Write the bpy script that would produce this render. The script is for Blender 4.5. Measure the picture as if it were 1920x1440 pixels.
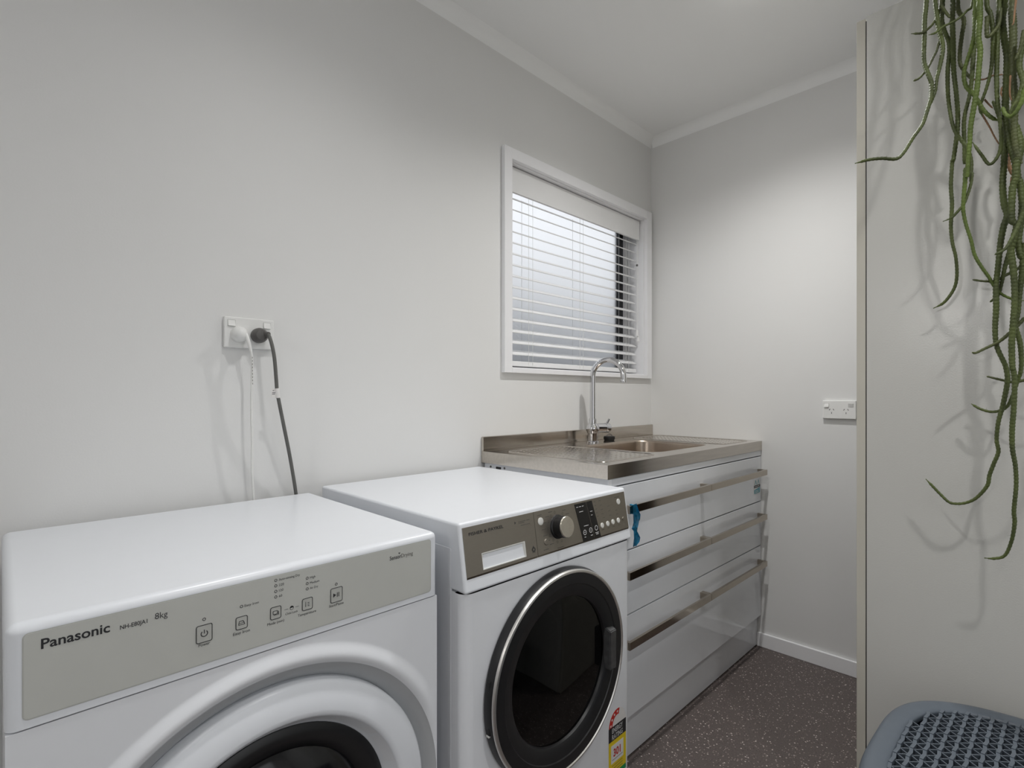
import bpy, bmesh, math, random
from mathutils import Vector, Matrix
random.seed(7)
for o in list(bpy.data.objects): bpy.data.objects.remove(o)
scene = bpy.context.scene
COL = scene.collection
PI = math.pi

# ------------------------------------------------------------------ camera
F_PX, YAW, HORIZON = 978.75, 0.793774, 742.16          # focal length in pixels of a 1920 wide frame
CAM = Vector((1.4128, 0.0, 1.10))
cd = bpy.data.cameras.new('camera'); cam = bpy.data.objects.new('camera', cd); COL.objects.link(cam)
cd.sensor_fit = 'HORIZONTAL'; cd.sensor_width = 36.0; cd.lens = F_PX / 1920 * 36.0
cd.shift_y = (HORIZON - 720) / 1920; cd.clip_start = 0.01
cam.location = CAM; cam.rotation_euler = (PI / 2, 0, YAW)
scene.camera = cam

# ------------------------------------------------------------------ world: flat overcast sky
w = bpy.data.worlds.new('overcast_sky'); scene.world = w; w.use_nodes = True
bg = w.node_tree.nodes['Background']; bg.inputs[0].default_value = (0.96, 0.98, 1.0, 1); bg.inputs[1].default_value = 1.35

# ------------------------------------------------------------------ exposure
vs = scene.view_settings
vs.view_transform = 'Standard'; vs.look = 'None'; vs.gamma = 1.0; vs.use_curve_mapping = False
vs.exposure = -0.15
DOWNLIGHT_W = 44.0            # watts of each ceiling downlight
LENS_GLOW = 42.0
GLOBE_STRENGTH = 44.0

# ------------------------------------------------------------------ materials
def lin(c):
    return tuple(((v / 255) / 12.92 if v / 255 <= 0.04045 else ((v / 255 + 0.055) / 1.055) ** 2.4) for v in c)

def mat(name, rgb, rough=0.5, metal=0.0, spec=0.5, var=0.03, scale=40.0, bump=0.0, bscale=200.0, stretch=None, coat=0.0):
    """principled surface with a little procedural variation in colour and relief"""
    m = bpy.data.materials.new(name); m.use_nodes = True
    nt = m.node_tree; N = nt.nodes; L = nt.links; p = N['Principled BSDF']
    c = lin(rgb)
    p.inputs['Roughness'].default_value = rough; p.inputs['Metallic'].default_value = metal
    p.inputs['Specular IOR Level'].default_value = spec; p.inputs['Coat Weight'].default_value = coat
    tc = N.new('ShaderNodeTexCoord'); mp = N.new('ShaderNodeMapping'); L.new(tc.outputs['Object'], mp.inputs[0])
    if stretch: mp.inputs['Scale'].default_value = stretch
    nz = N.new('ShaderNodeTexNoise'); nz.inputs['Scale'].default_value = scale; nz.inputs['Detail'].default_value = 3
    L.new(mp.outputs[0], nz.inputs['Vector'])
    rp = N.new('ShaderNodeValToRGB'); L.new(nz.outputs[0], rp.inputs[0])
    rp.color_ramp.elements[0].position = 0.3; rp.color_ramp.elements[1].position = 0.7
    rp.color_ramp.elements[0].color = tuple(v * (1 - var) for v in c) + (1,)
    rp.color_ramp.elements[1].color = tuple(min(1, v * (1 + var)) for v in c) + (1,)
    L.new(rp.outputs[0], p.inputs['Base Color'])
    if bump:
        n2 = N.new('ShaderNodeTexNoise'); n2.inputs['Scale'].default_value = bscale; n2.inputs['Detail'].default_value = 2
        L.new(mp.outputs[0], n2.inputs['Vector'])
        b = N.new('ShaderNodeBump'); b.inputs['Strength'].default_value = bump; b.inputs['Distance'].default_value = 0.002
        L.new(n2.outputs[0], b.inputs['Height']); L.new(b.outputs[0], p.inputs['Normal'])
    return m

def emit(name, rgb, s):
    m = bpy.data.materials.new(name); m.use_nodes = True; nt = m.node_tree
    nt.nodes.remove(nt.nodes['Principled BSDF']); e = nt.nodes.new('ShaderNodeEmission')
    e.inputs[0].default_value = (*rgb, 1); e.inputs[1].default_value = s
    nt.links.new(e.outputs[0], nt.nodes['Material Output'].inputs[0]); return m

M = {}
M['wall'] = mat('wall_paint', (224, 224, 223), 0.6, var=0.008, scale=3, bump=0.05, bscale=260)
M['ceiling'] = mat('ceiling_paint', (242, 243, 243), 0.7, var=0.006, scale=3)
M['trim'] = mat('white_trim_gloss', (238, 238, 240), 0.3, var=0.005)
M['gloss'] = mat('white_gloss_lacquer', (228, 231, 236), 0.08, var=0.004, coat=0.3)
M['carcass'] = mat('white_melamine', (234, 236, 240), 0.35, var=0.005)
M['appliance'] = mat('white_enamel', (232, 234, 238), 0.22, var=0.004, bump=0.02, bscale=9)
M['plastic'] = mat('white_plastic', (230, 233, 238), 0.3, var=0.004)
M['recess_shade'] = mat('recess_shade_grey', (182, 184, 186), 0.45, var=0.01)  # white plastic greyed: shade of the dryer's recess slope put into the colour
M['outletw'] = mat('outlet_plastic', (232, 232, 230), 0.35, var=0.004)
M['slatw'] = mat('white_slat', (232, 232, 232), 0.4, var=0.006)
M['cordw'] = mat('white_cord', (225, 225, 222), 0.5)
M['cabinet'] = mat('warm_white_laminate', (206, 205, 200), 0.22, var=0.012, scale=2.5, bump=0.10, bscale=330)
M['edge'] = mat('beige_edge_band', (200, 196, 184), 0.4, var=0.02, scale=8)
M['steel'] = mat('brushed_steel', (196, 189, 180), 0.17, 1.0, var=0.06, scale=18, stretch=(6, 0.5, 6), bump=0.03, bscale=40)
M['steel_bowl'] = mat('satin_bowl_steel', (176, 163, 150), 0.28, 1.0, var=0.05, scale=30)
M['nickel'] = mat('polished_nickel', (182, 172, 158), 0.10, 1.0, var=0.03, scale=12)
M['chrome'] = mat('chrome', (214, 214, 216), 0.07, 1.0, var=0.01)
M['ring'] = mat('satin_aluminium', (228, 226, 222), 0.34, 1.0, var=0.02)
M['fascia'] = mat('fascia_steel', (150, 144, 134), 0.36, 0.85, var=0.03, scale=60, stretch=(30, 1, 30))
M['fascialip'] = mat('fascia_lip_steel', (150, 143, 132), 0.16, 1.0, var=0.02)
M['knobface'] = mat('spun_knob_steel', (206, 200, 188), 0.25, 0.9, var=0.05, scale=50)
M['black'] = mat('black_plastic', (26, 26, 28), 0.38, var=0.1)
M['blackmat'] = mat('black_rubber', (18, 18, 19), 0.6, var=0.1)
M['display'] = mat('black_display', (20, 20, 22), 0.12, var=0.05)
M['dark_in'] = mat('drum_dark_steel', (60, 60, 62), 0.4, 0.6, var=0.1)
M['greybowl'] = mat('grey_bowl_plastic', (70, 70, 71), 0.25, var=0.2, scale=60)
M['panelgrey'] = mat('warm_grey_panel', (196, 197, 192), 0.4, var=0.01)
M['ink'] = mat('dark_ink', (52, 52, 54), 0.6)
M['inkbold'] = mat('black_ink', (34, 34, 38), 0.5)
M['inkgrey'] = mat('grey_ink', (92, 88, 82), 0.6)
M['inkwhite'] = mat('white_ink', (210, 210, 210), 0.6)
M['silver'] = mat('silver_button', (226, 226, 222), 0.3, 0.2)
M['btn'] = mat('pale_grey_button', (186, 187, 182), 0.35)
M['greycord'] = mat('grey_cord', (96, 96, 93), 0.55)
M['greyplug'] = mat('grey_plug', (86, 84, 82), 0.45)
M['red'] = mat('red_print', (196, 40, 30), 0.45)
M['yellow'] = mat('yellow_print', (232, 205, 30), 0.45)
M['green'] = mat('green_print', (20, 150, 85), 0.45)
M['paper'] = mat('white_paper', (226, 224, 222), 0.5)
M['teal'] = mat('teal_print', (92, 158, 172), 0.5)
M['ribbon'] = mat('teal_satin', (30, 128, 166), 0.3, var=0.35, scale=90)
M['basket'] = mat('slate_blue_plastic', (84, 92, 101), 0.42, var=0.04)
M['stem'] = mat('green_stem', (80, 90, 44), 0.5, var=0.35, scale=26, bump=0.5, bscale=420)
M['stem_light'] = mat('bright_green_stem', (98, 116, 48), 0.5, var=0.3, scale=26, bump=0.5, bscale=420)
M['stem_dark'] = mat('olive_green_stem', (80, 86, 48), 0.5, var=0.35, scale=26, bump=0.5, bscale=420)
M['root'] = mat('brown_root', (146, 112, 82), 0.7, var=0.3)
M['spine'] = mat('straw_spine', (92, 90, 62), 0.6)
M['pot'] = mat('white_ceramic', (215, 213, 208), 0.3)
M['soil'] = mat('dark_soil', (52, 40, 30), 0.9, var=0.4, bump=0.8)
M['alu'] = mat('charcoal_aluminium', (52, 52, 54), 0.4, 0.4)
M['alugrey'] = mat('grey_seal', (150, 151, 153), 0.5)
M['timber'] = mat('dark_stained_timber', (52, 40, 34), 0.35, var=0.25, scale=14, stretch=(1, 1, 0.1))
M['fence'] = mat('weathered_fence', (96, 98, 102), 0.8, var=0.2)
M['outground'] = mat('outdoor_ground', (170, 168, 162), 0.9, var=0.1)
M['lens'] = emit('downlight_lens', (1.0, 0.99, 0.975), LENS_GLOW)
M['globe'] = emit('lamp_globe', (1.0, 0.985, 0.97), GLOBE_STRENGTH)

def floor_material():
    m = bpy.data.materials.new('flecked_vinyl'); m.use_nodes = True; nt = m.node_tree; N = nt.nodes; L = nt.links
    p = N['Principled BSDF']; p.inputs['Roughness'].default_value = 0.55
    tc = N.new('ShaderNodeTexCoord')
    nz = N.new('ShaderNodeTexNoise'); nz.inputs['Scale'].default_value = 220; nz.inputs['Detail'].default_value = 4
    L.new(tc.outputs['Object'], nz.inputs['Vector'])
    base = N.new('ShaderNodeValToRGB'); L.new(nz.outputs[0], base.inputs[0])
    base.color_ramp.elements[0].position = 0.3; base.color_ramp.elements[1].position = 0.75
    base.color_ramp.elements[0].color = (*lin((76, 68, 66)), 1); base.color_ramp.elements[1].color = (*lin((100, 91, 88)), 1)
    prev = base.outputs[0]
    for sc, rad, keep, col in ((75, 0.17, 0.30, (200, 190, 184)), (130, 0.22, 0.45, (160, 148, 142)), (105, 0.2, 0.75, (58, 50, 50))):
        v = N.new('ShaderNodeTexVoronoi'); v.inputs['Scale'].default_value = sc
        L.new(tc.outputs['Object'], v.inputs['Vector'])
        lt = N.new('ShaderNodeMath'); lt.operation = 'LESS_THAN'; lt.inputs[1].default_value = rad; L.new(v.outputs['Distance'], lt.inputs[0])
        sx = N.new('ShaderNodeSeparateColor'); L.new(v.outputs['Color'], sx.inputs[0])
        gt = N.new('ShaderNodeMath'); gt.operation = 'GREATER_THAN'; gt.inputs[1].default_value = keep; L.new(sx.outputs[0], gt.inputs[0])
        mu = N.new('ShaderNodeMath'); mu.operation = 'MULTIPLY'; L.new(lt.outputs[0], mu.inputs[0]); L.new(gt.outputs[0], mu.inputs[1])
        mx = N.new('ShaderNodeMix'); mx.data_type = 'RGBA'; L.new(mu.outputs[0], mx.inputs[0]); L.new(prev, mx.inputs[6])
        mx.inputs[7].default_value = (*lin(col), 1); prev = mx.outputs[2]
    L.new(prev, p.inputs['Base Color'])
    return m
M['floor'] = floor_material()

def frosted():
    m = bpy.data.materials.new('frosted_glass'); m.use_nodes = True; nt = m.node_tree; N = nt.nodes; L = nt.links
    p = N['Principled BSDF']; p.inputs['Base Color'].default_value = (0.95, 0.96, 0.98, 1)
    p.inputs['Transmission Weight'].default_value = 1.0; p.inputs['Roughness'].default_value = 0.8; p.inputs['IOR'].default_value = 1.25
    tc = N.new('ShaderNodeTexCoord'); nz = N.new('ShaderNodeTexNoise'); nz.inputs['Scale'].default_value = 420
    L.new(tc.outputs['Object'], nz.inputs['Vector']); b = N.new('ShaderNodeBump'); b.inputs['Strength'].default_value = 0.35; b.inputs['Distance'].default_value = 0.002
    L.new(nz.outputs[0], b.inputs['Height']); L.new(b.outputs[0], p.inputs['Normal'])
    return m
M['frost'] = frosted()

def tinted():
    m = bpy.data.materials.new('smoked_door_glass'); m.use_nodes = True; nt = m.node_tree; N = nt.nodes; L = nt.links
    nt.nodes.remove(N['Principled BSDF'])
    t = N.new('ShaderNodeBsdfTransparent'); t.inputs[0].default_value = (0.16, 0.16, 0.165, 1)
    g = N.new('ShaderNodeBsdfGlossy'); g.inputs['Roughness'].default_value = 0.03
    f = N.new('ShaderNodeFresnel'); f.inputs[0].default_value = 1.5
    x = N.new('ShaderNodeMixShader'); L.new(f.outputs[0], x.inputs[0]); L.new(t.outputs[0], x.inputs[1]); L.new(g.outputs[0], x.inputs[2])
    L.new(x.outputs[0], N['Material Output'].inputs[0]); return m
M['smoke'] = tinted()

# ------------------------------------------------------------------ builders
def obj(name, bm, m, parent=None, sharp=35, world=True):
    """links a bmesh (world coordinates) as one mesh object, as a part of `parent` when given"""
    bmesh.ops.recalc_face_normals(bm, faces=bm.faces)
    me = bpy.data.meshes.new(name); 
    if parent is not None and world:
        bmesh.ops.translate(bm, vec=-Vector(parent['_base']), verts=bm.verts)
    bm.to_mesh(me); bm.free()
    for p in me.polygons: p.use_smooth = True
    me.set_sharp_from_angle(angle=math.radians(sharp))
    me.materials.append(M[m] if isinstance(m, str) else m)
    o = bpy.data.objects.new(name, me); COL.objects.link(o)
    if len(me.polygons) < 3000:
        wn = o.modifiers.new('flat_faces', 'WEIGHTED_NORMAL'); wn.keep_sharp = True; wn.weight = 100
    if parent is not None:
        o.parent = parent; o['_base'] = list(parent['_base'])
    else: o['_base'] = [0, 0, 0]
    return o

def tag(o, label, cat, group=None):
    o['label'] = label; o['category'] = cat
    if group: o['group'] = group
    return o

def thing(name, label, cat, loc, group=None):
    o = bpy.data.objects.new(name, None); COL.objects.link(o); o.location = loc; o['_base'] = list(loc)
    o.empty_display_size = 0.05
    return tag(o, label, cat, group)

def struct(name, bm, m, sharp=35):
    o = obj(name, bm, m, None, sharp); o['kind'] = 'structure'; return o

def struct_root(name, loc):
    o = bpy.data.objects.new(name, None); COL.objects.link(o); o.location = loc; o['_base'] = list(loc); o['kind'] = 'structure'
    o.empty_display_size = 0.05
    return o

def NB(): return bmesh.new()

def box(bm, a, b, bev=0.0, seg=2):
    a = Vector(a); b = Vector(b)
    r = bmesh.ops.create_cube(bm, size=1.0)
    vs_ = r['verts']
    for v in vs_:
        v.co = Vector(((a[i] + b[i]) / 2 + v.co[i] * (b[i] - a[i]) for i in range(3)))
    if bev:
        es = {e for v in vs_ for e in v.link_edges}
        bmesh.ops.bevel(bm, geom=list(es), offset=bev, segments=seg, profile=0.5, affect='EDGES')
    return bm

def shell(a, b):
    """sheet-metal case: a box without its front (+x) face"""
    bm = NB(); box(bm, a, b); bm.faces.ensure_lookup_table()
    bmesh.ops.delete(bm, geom=[f for f in bm.faces if all(abs(v.co.x - b[0]) < 1e-6 for v in f.verts)], context='FACES_ONLY'); return bm

def boxb(a, b, bev=0.0, seg=2): return box(NB(), a, b, bev, seg)

def frame3(axis):
    axis = Vector(axis).normalized()
    h = Vector((0, 0, 1)) if abs(axis.z) < 0.9 else Vector((1, 0, 0))
    u = h.cross(axis).normalized(); v = axis.cross(u).normalized()
    return u, v, axis

def lathe(bm, o, axis, prof, n=64, ang=(0, 2 * PI)):
    """prof: list of (radius, distance along axis)"""
    u, v, a = frame3(axis); o = Vector(o); full = abs(ang[1] - ang[0] - 2 * PI) < 1e-6
    rings = []
    for r, d in prof:
        if r < 1e-7: rings.append([bm.verts.new(o + a * d)]); continue
        k = n if full else n + 1
        rings.append([bm.verts.new(o + a * d + (u * math.cos(ang[0] + (ang[1] - ang[0]) * i / n) + v * math.sin(ang[0] + (ang[1] - ang[0]) * i / n)) * r) for i in range(k)])
    for A, B in zip(rings, rings[1:]):
        cnt = n if full else n
        for i in range(cnt):
            j = (i + 1) % n if full else i + 1
            if len(A) == 1 and len(B) == 1: continue
            if len(A) == 1: bm.faces.new((A[0], B[i], B[j]))
            elif len(B) == 1: bm.faces.new((A[i], A[j], B[0]))
            else: bm.faces.new((A[i], A[j], B[j], B[i]))
    return bm

def spline(pts, step):
    """Catmull-Rom through pts, resampled every `step`"""
    P = [Vector(p) for p in pts]; P = [P[0] * 2 - P[1]] + P + [P[-1] * 2 - P[-2]]
    out = []
    for i in range(1, len(P) - 2):
        a, b, c, d = P[i - 1], P[i], P[i + 1], P[i + 2]
        n = max(2, int((c - b).length / step))
        for k in range(n):
            t = k / n
            out.append(0.5 * ((2 * b) + (c - a) * t + (2 * a - 5 * b + 4 * c - d) * t * t + (3 * b - 3 * c + d - a) * t ** 3))
    out.append(P[-2]); return out

def tube(bm, path, rad, n=10, cap=True):
    """rad: function of the fraction along the path and ring index, or a number"""
    rf = rad if callable(rad) else (lambda f, i: rad)
    rings = []; prevu = None; m = len(path)
    for i, p in enumerate(path):
        t = (path[min(i + 1, m - 1)] - path[max(i - 1, 0)])
        if t.length < 1e-9: t = Vector((0, 0, 1))
        t.normalize()
        if prevu is None: u = frame3(t)[0]
        else:
            u = prevu - t * prevu.dot(t)
            u = u.normalized() if u.length > 1e-6 else frame3(t)[0]
        prevu = u; v = t.cross(u); r = rf(i / (m - 1), i)
        rings.append([bm.verts.new(p + (u * math.cos(2 * PI * k / n) + v * math.sin(2 * PI * k / n)) * r) for k in range(n)])
    for A, B in zip(rings, rings[1:]):
        for k in range(n): bm.faces.new((A[k], A[(k + 1) % n], B[(k + 1) % n], B[k]))
    if cap: bm.faces.new(rings[0]); bm.faces.new(list(reversed(rings[-1])))
    return bm

def prism(bm, pts, vec):
    """closed outline pts (3D) pushed along vec"""
    vec = Vector(vec); A = [bm.verts.new(Vector(p)) for p in pts]; B = [bm.verts.new(Vector(p) + vec) for p in pts]
    n = len(pts); bm.faces.new(A); bm.faces.new(list(reversed(B)))
    for i in range(n): bm.faces.new((A[i], B[i], B[(i + 1) % n], A[(i + 1) % n]))
    return bm

def rrect(hx, hy, r, n=6):
    """rounded rectangle outline around 0,0"""
    out = []
    for cx, cy, a0 in ((hx - r, hy - r, 0), (-hx + r, hy - r, PI / 2), (-hx + r, -hy + r, PI), (hx - r, -hy + r, 1.5 * PI)):
        for k in range(n + 1):
            a = a0 + PI / 2 * k / n; out.append((cx + r * math.cos(a), cy + r * math.sin(a)))
    return out

def ray_poly(poly, a):
    """distance from 0,0 to the outline along angle a"""
    dx, dy = math.cos(a), math.sin(a); best = 0
    for i in range(len(poly)):
        x1, y1 = poly[i]; x2, y2 = poly[(i + 1) % len(poly)]
        ex, ey = x2 - x1, y2 - y1; den = dx * ey - dy * ex
        if abs(den) < 1e-12: continue
        t = (x1 * ey - y1 * ex) / den; s = (x1 * dy - y1 * dx) / den
        if t > 0 and -1e-6 <= s <= 1 + 1e-6: best = max(best, t)
    return best

def plate_hole(bm, outer, inner, to3, n=96):
    """flat ring between two outlines around 0,0; to3 maps (a,b) to a point"""
    angs = sorted(set([round(2 * PI * i / n, 6) for i in range(n)] + [round(math.atan2(y, x) % (2 * PI), 6) for x, y in outer]))
    I = []; O = []
    for a in angs:
        ri = ray_poly(inner, a); ro = ray_poly(outer, a)
        I.append(bm.verts.new(to3(ri * math.cos(a), ri * math.sin(a)))); O.append(bm.verts.new(to3(ro * math.cos(a), ro * math.sin(a))))
    k = len(angs)
    for i in range(k): bm.faces.new((I[i], O[i], O[(i + 1) % k], I[(i + 1) % k]))
    return I, O

def circ(r, n=64): return [(r * math.cos(2 * PI * i / n), r * math.sin(2 * PI * i / n)) for i in range(n)]

def lettering(parent, body, m, o, xd, yd, h, width=None, bold=0.0, name='lettering', align='LEFT', space=1.0, lift=0.0004):
    """print: text as thin raised mesh; o lower-left (or centre) of baseline, h capital height, width fits the run"""
    cu = bpy.data.curves.new('t', 'FONT'); cu.body = body; cu.size = 1.0; cu.extrude = 0.0; cu.offset = bold
    cu.space_character = space; cu.resolution_u = 3
    to = bpy.data.objects.new('t', cu); COL.objects.link(to)
    dg = bpy.context.evaluated_depsgraph_get(); dg.update()
    me = bpy.data.meshes.new_from_object(to.evaluated_get(dg))
    bpy.data.objects.remove(to); bpy.data.curves.remove(cu)
    bm = NB(); bm.from_mesh(me); bpy.data.meshes.remove(me)
    xs = [v.co.x for v in bm.verts]; x0, x1 = min(xs), max(xs)
    sy = h / 0.70; sx = width / (x1 - x0) if width else sy
    xd = Vector(xd).normalized(); yd = Vector(yd).normalized(); nn = xd.cross(yd)
    off = 0 if align == 'LEFT' else -(x1 - x0) * sx / 2
    for v in bm.verts:
        v.co = Vector(o) + xd * ((v.co.x - x0) * sx + off) + yd * (v.co.y * sy) + nn * lift
    return obj(name, bm, m, parent)

def decal(bm, outline, o, xd, yd, lift=0.0003, thick=0.0003):
    xd = Vector(xd).normalized(); yd = Vector(yd).normalized(); nn = xd.cross(yd); o = Vector(o)
    prism(bm, [o + xd * a + yd * b + nn * lift for a, b in outline], -nn * thick); return bm

def ring_decal(bm, outer, inner, o, xd, yd, lift=0.0004):
    xd = Vector(xd).normalized(); yd = Vector(yd).normalized(); nn = xd.cross(yd); o = Vector(o)
    A = [bm.verts.new(o + xd * a + yd * b + nn * lift) for a, b in outer]; B = [bm.verts.new(o + xd * a + yd * b + nn * lift) for a, b in inner]
    n = len(A)
    for i in range(n): bm.faces.new((A[i], A[(i + 1) % n], B[(i + 1) % n], B[i]))
    return bm

EY, EZ, EX = Vector((0, 1, 0)), Vector((0, 0, 1)), Vector((1, 0, 0))

# ================================================================== THE ROOM
FAR, RIGHT, BACK, CEIL = 2.394, 2.70, -1.55, 2.41
SY_A, SY_B, SZ_ = -0.45, 1.10, 2.08                          # opening added in the right wall, unseen, to let in sky light as fill
NIBX, NIBY = 1.765, 1.470                                  # the room narrows beside the tall cabinet
WY0, WY1, WZ0, WZ1 = 1.375, 2.325, 1.205, 1.99            # window opening
bm = NB(); box(bm, (-0.2, BACK - 0.12, -0.08), (RIGHT + 0.12, FAR + 0.12, 0)); struct('floor', bm, 'floor')
bm = NB(); box(bm, (-0.2, BACK - 0.12, CEIL), (RIGHT + 0.12, FAR + 0.12, CEIL + 0.08)); struct('ceiling', bm, 'ceiling')
bm = NB()
for y0, y1, z0, z1 in ((BACK, WY0, 0, CEIL), (WY1, FAR, 0, CEIL), (WY0, WY1, 0, WZ0), (WY0, WY1, WZ1, CEIL)):
    box(bm, (-0.16, y0, z0), (0, y1, z1))
struct('wall_left', bm, 'wall')
DX0, DX1, DZ = 1.14, 1.75, 2.0                             # door opening of the far wall, behind the tall cabinet
bm = NB(); box(bm, (-0.16, FAR, 0), (DX0, FAR + 0.12, CEIL)); box(bm, (DX1, FAR, 0), (NIBX + 0.12, FAR + 0.12, CEIL)); box(bm, (DX0, FAR, DZ), (DX1, FAR + 0.12, CEIL))
struct('wall_far', bm, 'wall')
bm = NB(); box(bm, (RIGHT, BACK, 0), (RIGHT + 0.12, SY_A, CEIL)); box(bm, (RIGHT, SY_B, 0), (RIGHT + 0.12, NIBY, CEIL)); box(bm, (RIGHT, SY_A, SZ_), (RIGHT + 0.12, SY_B, CEIL)); box(bm, (NIBX, NIBY, 0), (RIGHT + 0.12, FAR, CEIL)); struct('wall_right', bm, 'wall')
bm = NB(); box(bm, (-0.16, BACK - 0.12, 0), (RIGHT + 0.12, BACK, CEIL)); struct('wall_behind', bm, 'wall')
d = struct_root('door_1', (1.45, FAR + 0.02, 0))
obj('door_leaf', boxb((DX0 + 0.004, FAR + 0.015, 0.006), (DX1 - 0.004, FAR + 0.055, DZ - 0.004), 0.002), 'timber', d)
bm = NB(); lathe(bm, (DX0 + 0.07, FAR + 0.015, 1.0), (0, -1, 0), [(0, 0), (0.026, 0), (0.026, 0.008), (0.010, 0.010), (0.010, 0.045), (0, 0.045)], 24); box(bm, (DX0 + 0.06, FAR - 0.034, 0.991), (DX0 + 0.18, FAR - 0.022, 1.009), 0.004)
obj('door_handle', bm, 'chrome', d)
d2 = struct_root('fill_opening', (RIGHT + 0.05, 0.0, 0))  # frame of the added, unseen opening that gives daylight fill
for y0, y1, z0, z1 in ((SY_A, SY_A + 0.045, 0, SZ_), (SY_B - 0.045, SY_B, 0, SZ_), (SY_A + 0.045, SY_B - 0.045, SZ_ - 0.045, SZ_), (SY_A + 0.045, SY_B - 0.045, 0, 0.03)):
    obj('fill_opening_frame', boxb((RIGHT + 0.03, y0, z0), (RIGHT + 0.10, y1, z1), 0.002), 'alu', d2)
# skirting and coved cornice
struct('baseboard_far', boxb((0.528, FAR - 0.013, 0), (DX0 - 0.02, FAR, 0.060), 0.0025), 'trim')
struct('baseboard_behind', boxb((0.02, BACK, 0), (RIGHT, BACK + 0.013, 0.060), 0.0025), 'trim')
CV = 0.039
def cove(name, a, b, inx):
    bm = NB(); a = Vector(a); b = Vector(b); inx = Vector(inx); prof = [Vector((0, 0, 0)), Vector((0, 0, -CV))]
    for k in range(7):
        t = k / 6 * PI / 2
        prof.append(inx * (CV - CV * 0.86 * math.cos(t) - CV * 0.14 * (1 - t / (PI / 2))) + Vector((0, 0, -CV + CV * 0.86 * math.sin(t) + CV * 0.14 * t / (PI / 2))))
    prism(bm, [a + p for p in prof], b - a); return struct(name, bm, 'ceiling', 50)
cove('trim_1', (0, BACK, CEIL), (0, FAR, CEIL), (1, 0, 0))
cove('trim_2', (CV * 0.2, FAR, CEIL), (NIBX, FAR, CEIL), (0, -1, 0))

# ------------------------------------------------------------------ window
win = struct_root('window_1', (0, (WY0 + WY1) / 2, WZ0))
A0, A1, AZ0, AZ1 = 1.335, 2.371, 1.187, 2.031
obj('architrave', boxb((0, A0, AZ0), (0.018, WY0, AZ1), 0.0015), 'trim', win)
obj('architrave', boxb((0, WY1, AZ0), (0.018, A1, AZ1), 0.0015), 'trim', win)
obj('architrave', boxb((0, WY0, WZ1), (0.018, WY1, AZ1), 0.0015), 'trim', win)
obj('architrave', boxb((0, WY0, AZ0), (0.018, WY1, WZ0), 0.0015), 'trim', win)
RX = -0.135
obj('reveal', boxb((RX, WY0, WZ0), (0, WY0 + 0.004, WZ1)), 'trim', win)
obj('reveal', boxb((RX, WY1 - 0.004, WZ0), (0, WY1, WZ1)), 'trim', win)
obj('reveal', boxb((RX, WY0 + 0.004, WZ1 - 0.004), (0, WY1 - 0.004, WZ1)), 'trim', win)
obj('window_sill', boxb((RX, WY0 + 0.004, WZ0), (0, WY1 - 0.004, WZ0 + 0.004)), 'trim', win)
for (y0, y1, z0, z1) in ((WY0 + 0.004, WY0 + 0.038, WZ0 + 0.004, WZ1 - 0.004), (2.259, 2.289, WZ0 + 0.004, WZ1 - 0.004),
                         (WY0 + 0.038, 2.259, WZ0 + 0.004, WZ0 + 0.036), (WY0 + 0.038, 2.259, WZ1 - 0.04, WZ1 - 0.004)):
    obj('sash_bar', boxb((-0.132, y0, z0), (-0.100, y1, z1), 0.002), 'alu', win)
obj('frame_liner', boxb((-0.132, 2.289, WZ0 + 0.004), (-0.104, WY1 - 0.004, WZ1 - 0.004)), 'trim', win)
obj('pane', boxb((-0.117, WY0 + 0.038, WZ0 + 0.036), (-0.112, 2.259, WZ1 - 0.04)), 'frost', win)

# outdoors behind the frosted glass: fence across a narrow yard
bm = NB(); box(bm, (-9, -9, -0.4), (-0.21, 9, -0.3)); box(bm, (RIGHT + 0.121, -9, -0.1), (12, 9, -0.02)); g = struct('ground_outside', bm, 'outground')
fe = thing('timber_fence', 'grey timber fence outdoors, a dark blur low in the frosted window', 'fence', (-1.75, 2.5, -0.3))
for i in range(30):
    y = -2 + i * 0.3
    obj('paling', boxb((-1.77, y, -0.3), (-1.75, y + 0.292, 1.92)), 'fence', fe)

# ------------------------------------------------------------------ venetian blind
bl = thing('venetian_blind', 'white slatted venetian blind hanging open inside the window frame', 'blind', (-0.035, 1.85, WZ0 + 0.02))
BY0, BY1 = WY0 + 0.010, WY1 - 0.012
obj('valance', boxb((-0.030, BY0, 1.886), (-0.018, BY1, 1.9825), 0.002), 'slatw', bl)
obj('headrail', boxb((-0.080, BY0 + 0.004, 1.915), (-0.032, BY1 - 0.004, 1.965), 0.002), 'slatw', bl)
TILT = math.radians(26)
bm = NB(); HW = 0.0245; prof = []
for k in range(7):
    u_ = -HW + 2 * HW * k / 6; prof.append((u_, 0.0022 * (1 - (u_ / HW) ** 2)))
outl = [(a, b + 0.0013) for a, b in prof] + [(a, b - 0.0013) for a, b in reversed(prof)]
SY0, SY1 = BY0 + 0.006, BY1 - 0.006
pts = []
for a, b in outl:                                          # a>0 towards the room, which is the lower edge
    pts.append(Vector((a * math.cos(TILT) + b * math.sin(TILT), SY0, -a * math.sin(TILT) + b * math.cos(TILT))))
prism(bm, pts, (0, SY1 - SY0, 0))
slat0 = None
for i in range(15):
    zc = 1.8775 - i * 0.0433
    if slat0 is None: slat0 = obj('slat', bm, 'slatw', bl, 50, world=False); s = slat0
    else: s = slat0.copy(); COL.objects.link(s); s.parent = bl
    s.location = Vector((-0.055, 0, zc)) - Vector((-0.035, 1.85, WZ0 + 0.02)) + Vector((0, 0, 0)); s.location.y = -1.85
obj('bottom_rail', boxb((-0.078, SY0, 1.216), (-0.032, SY1, 1.236), 0.004), 'slatw', bl)
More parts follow.
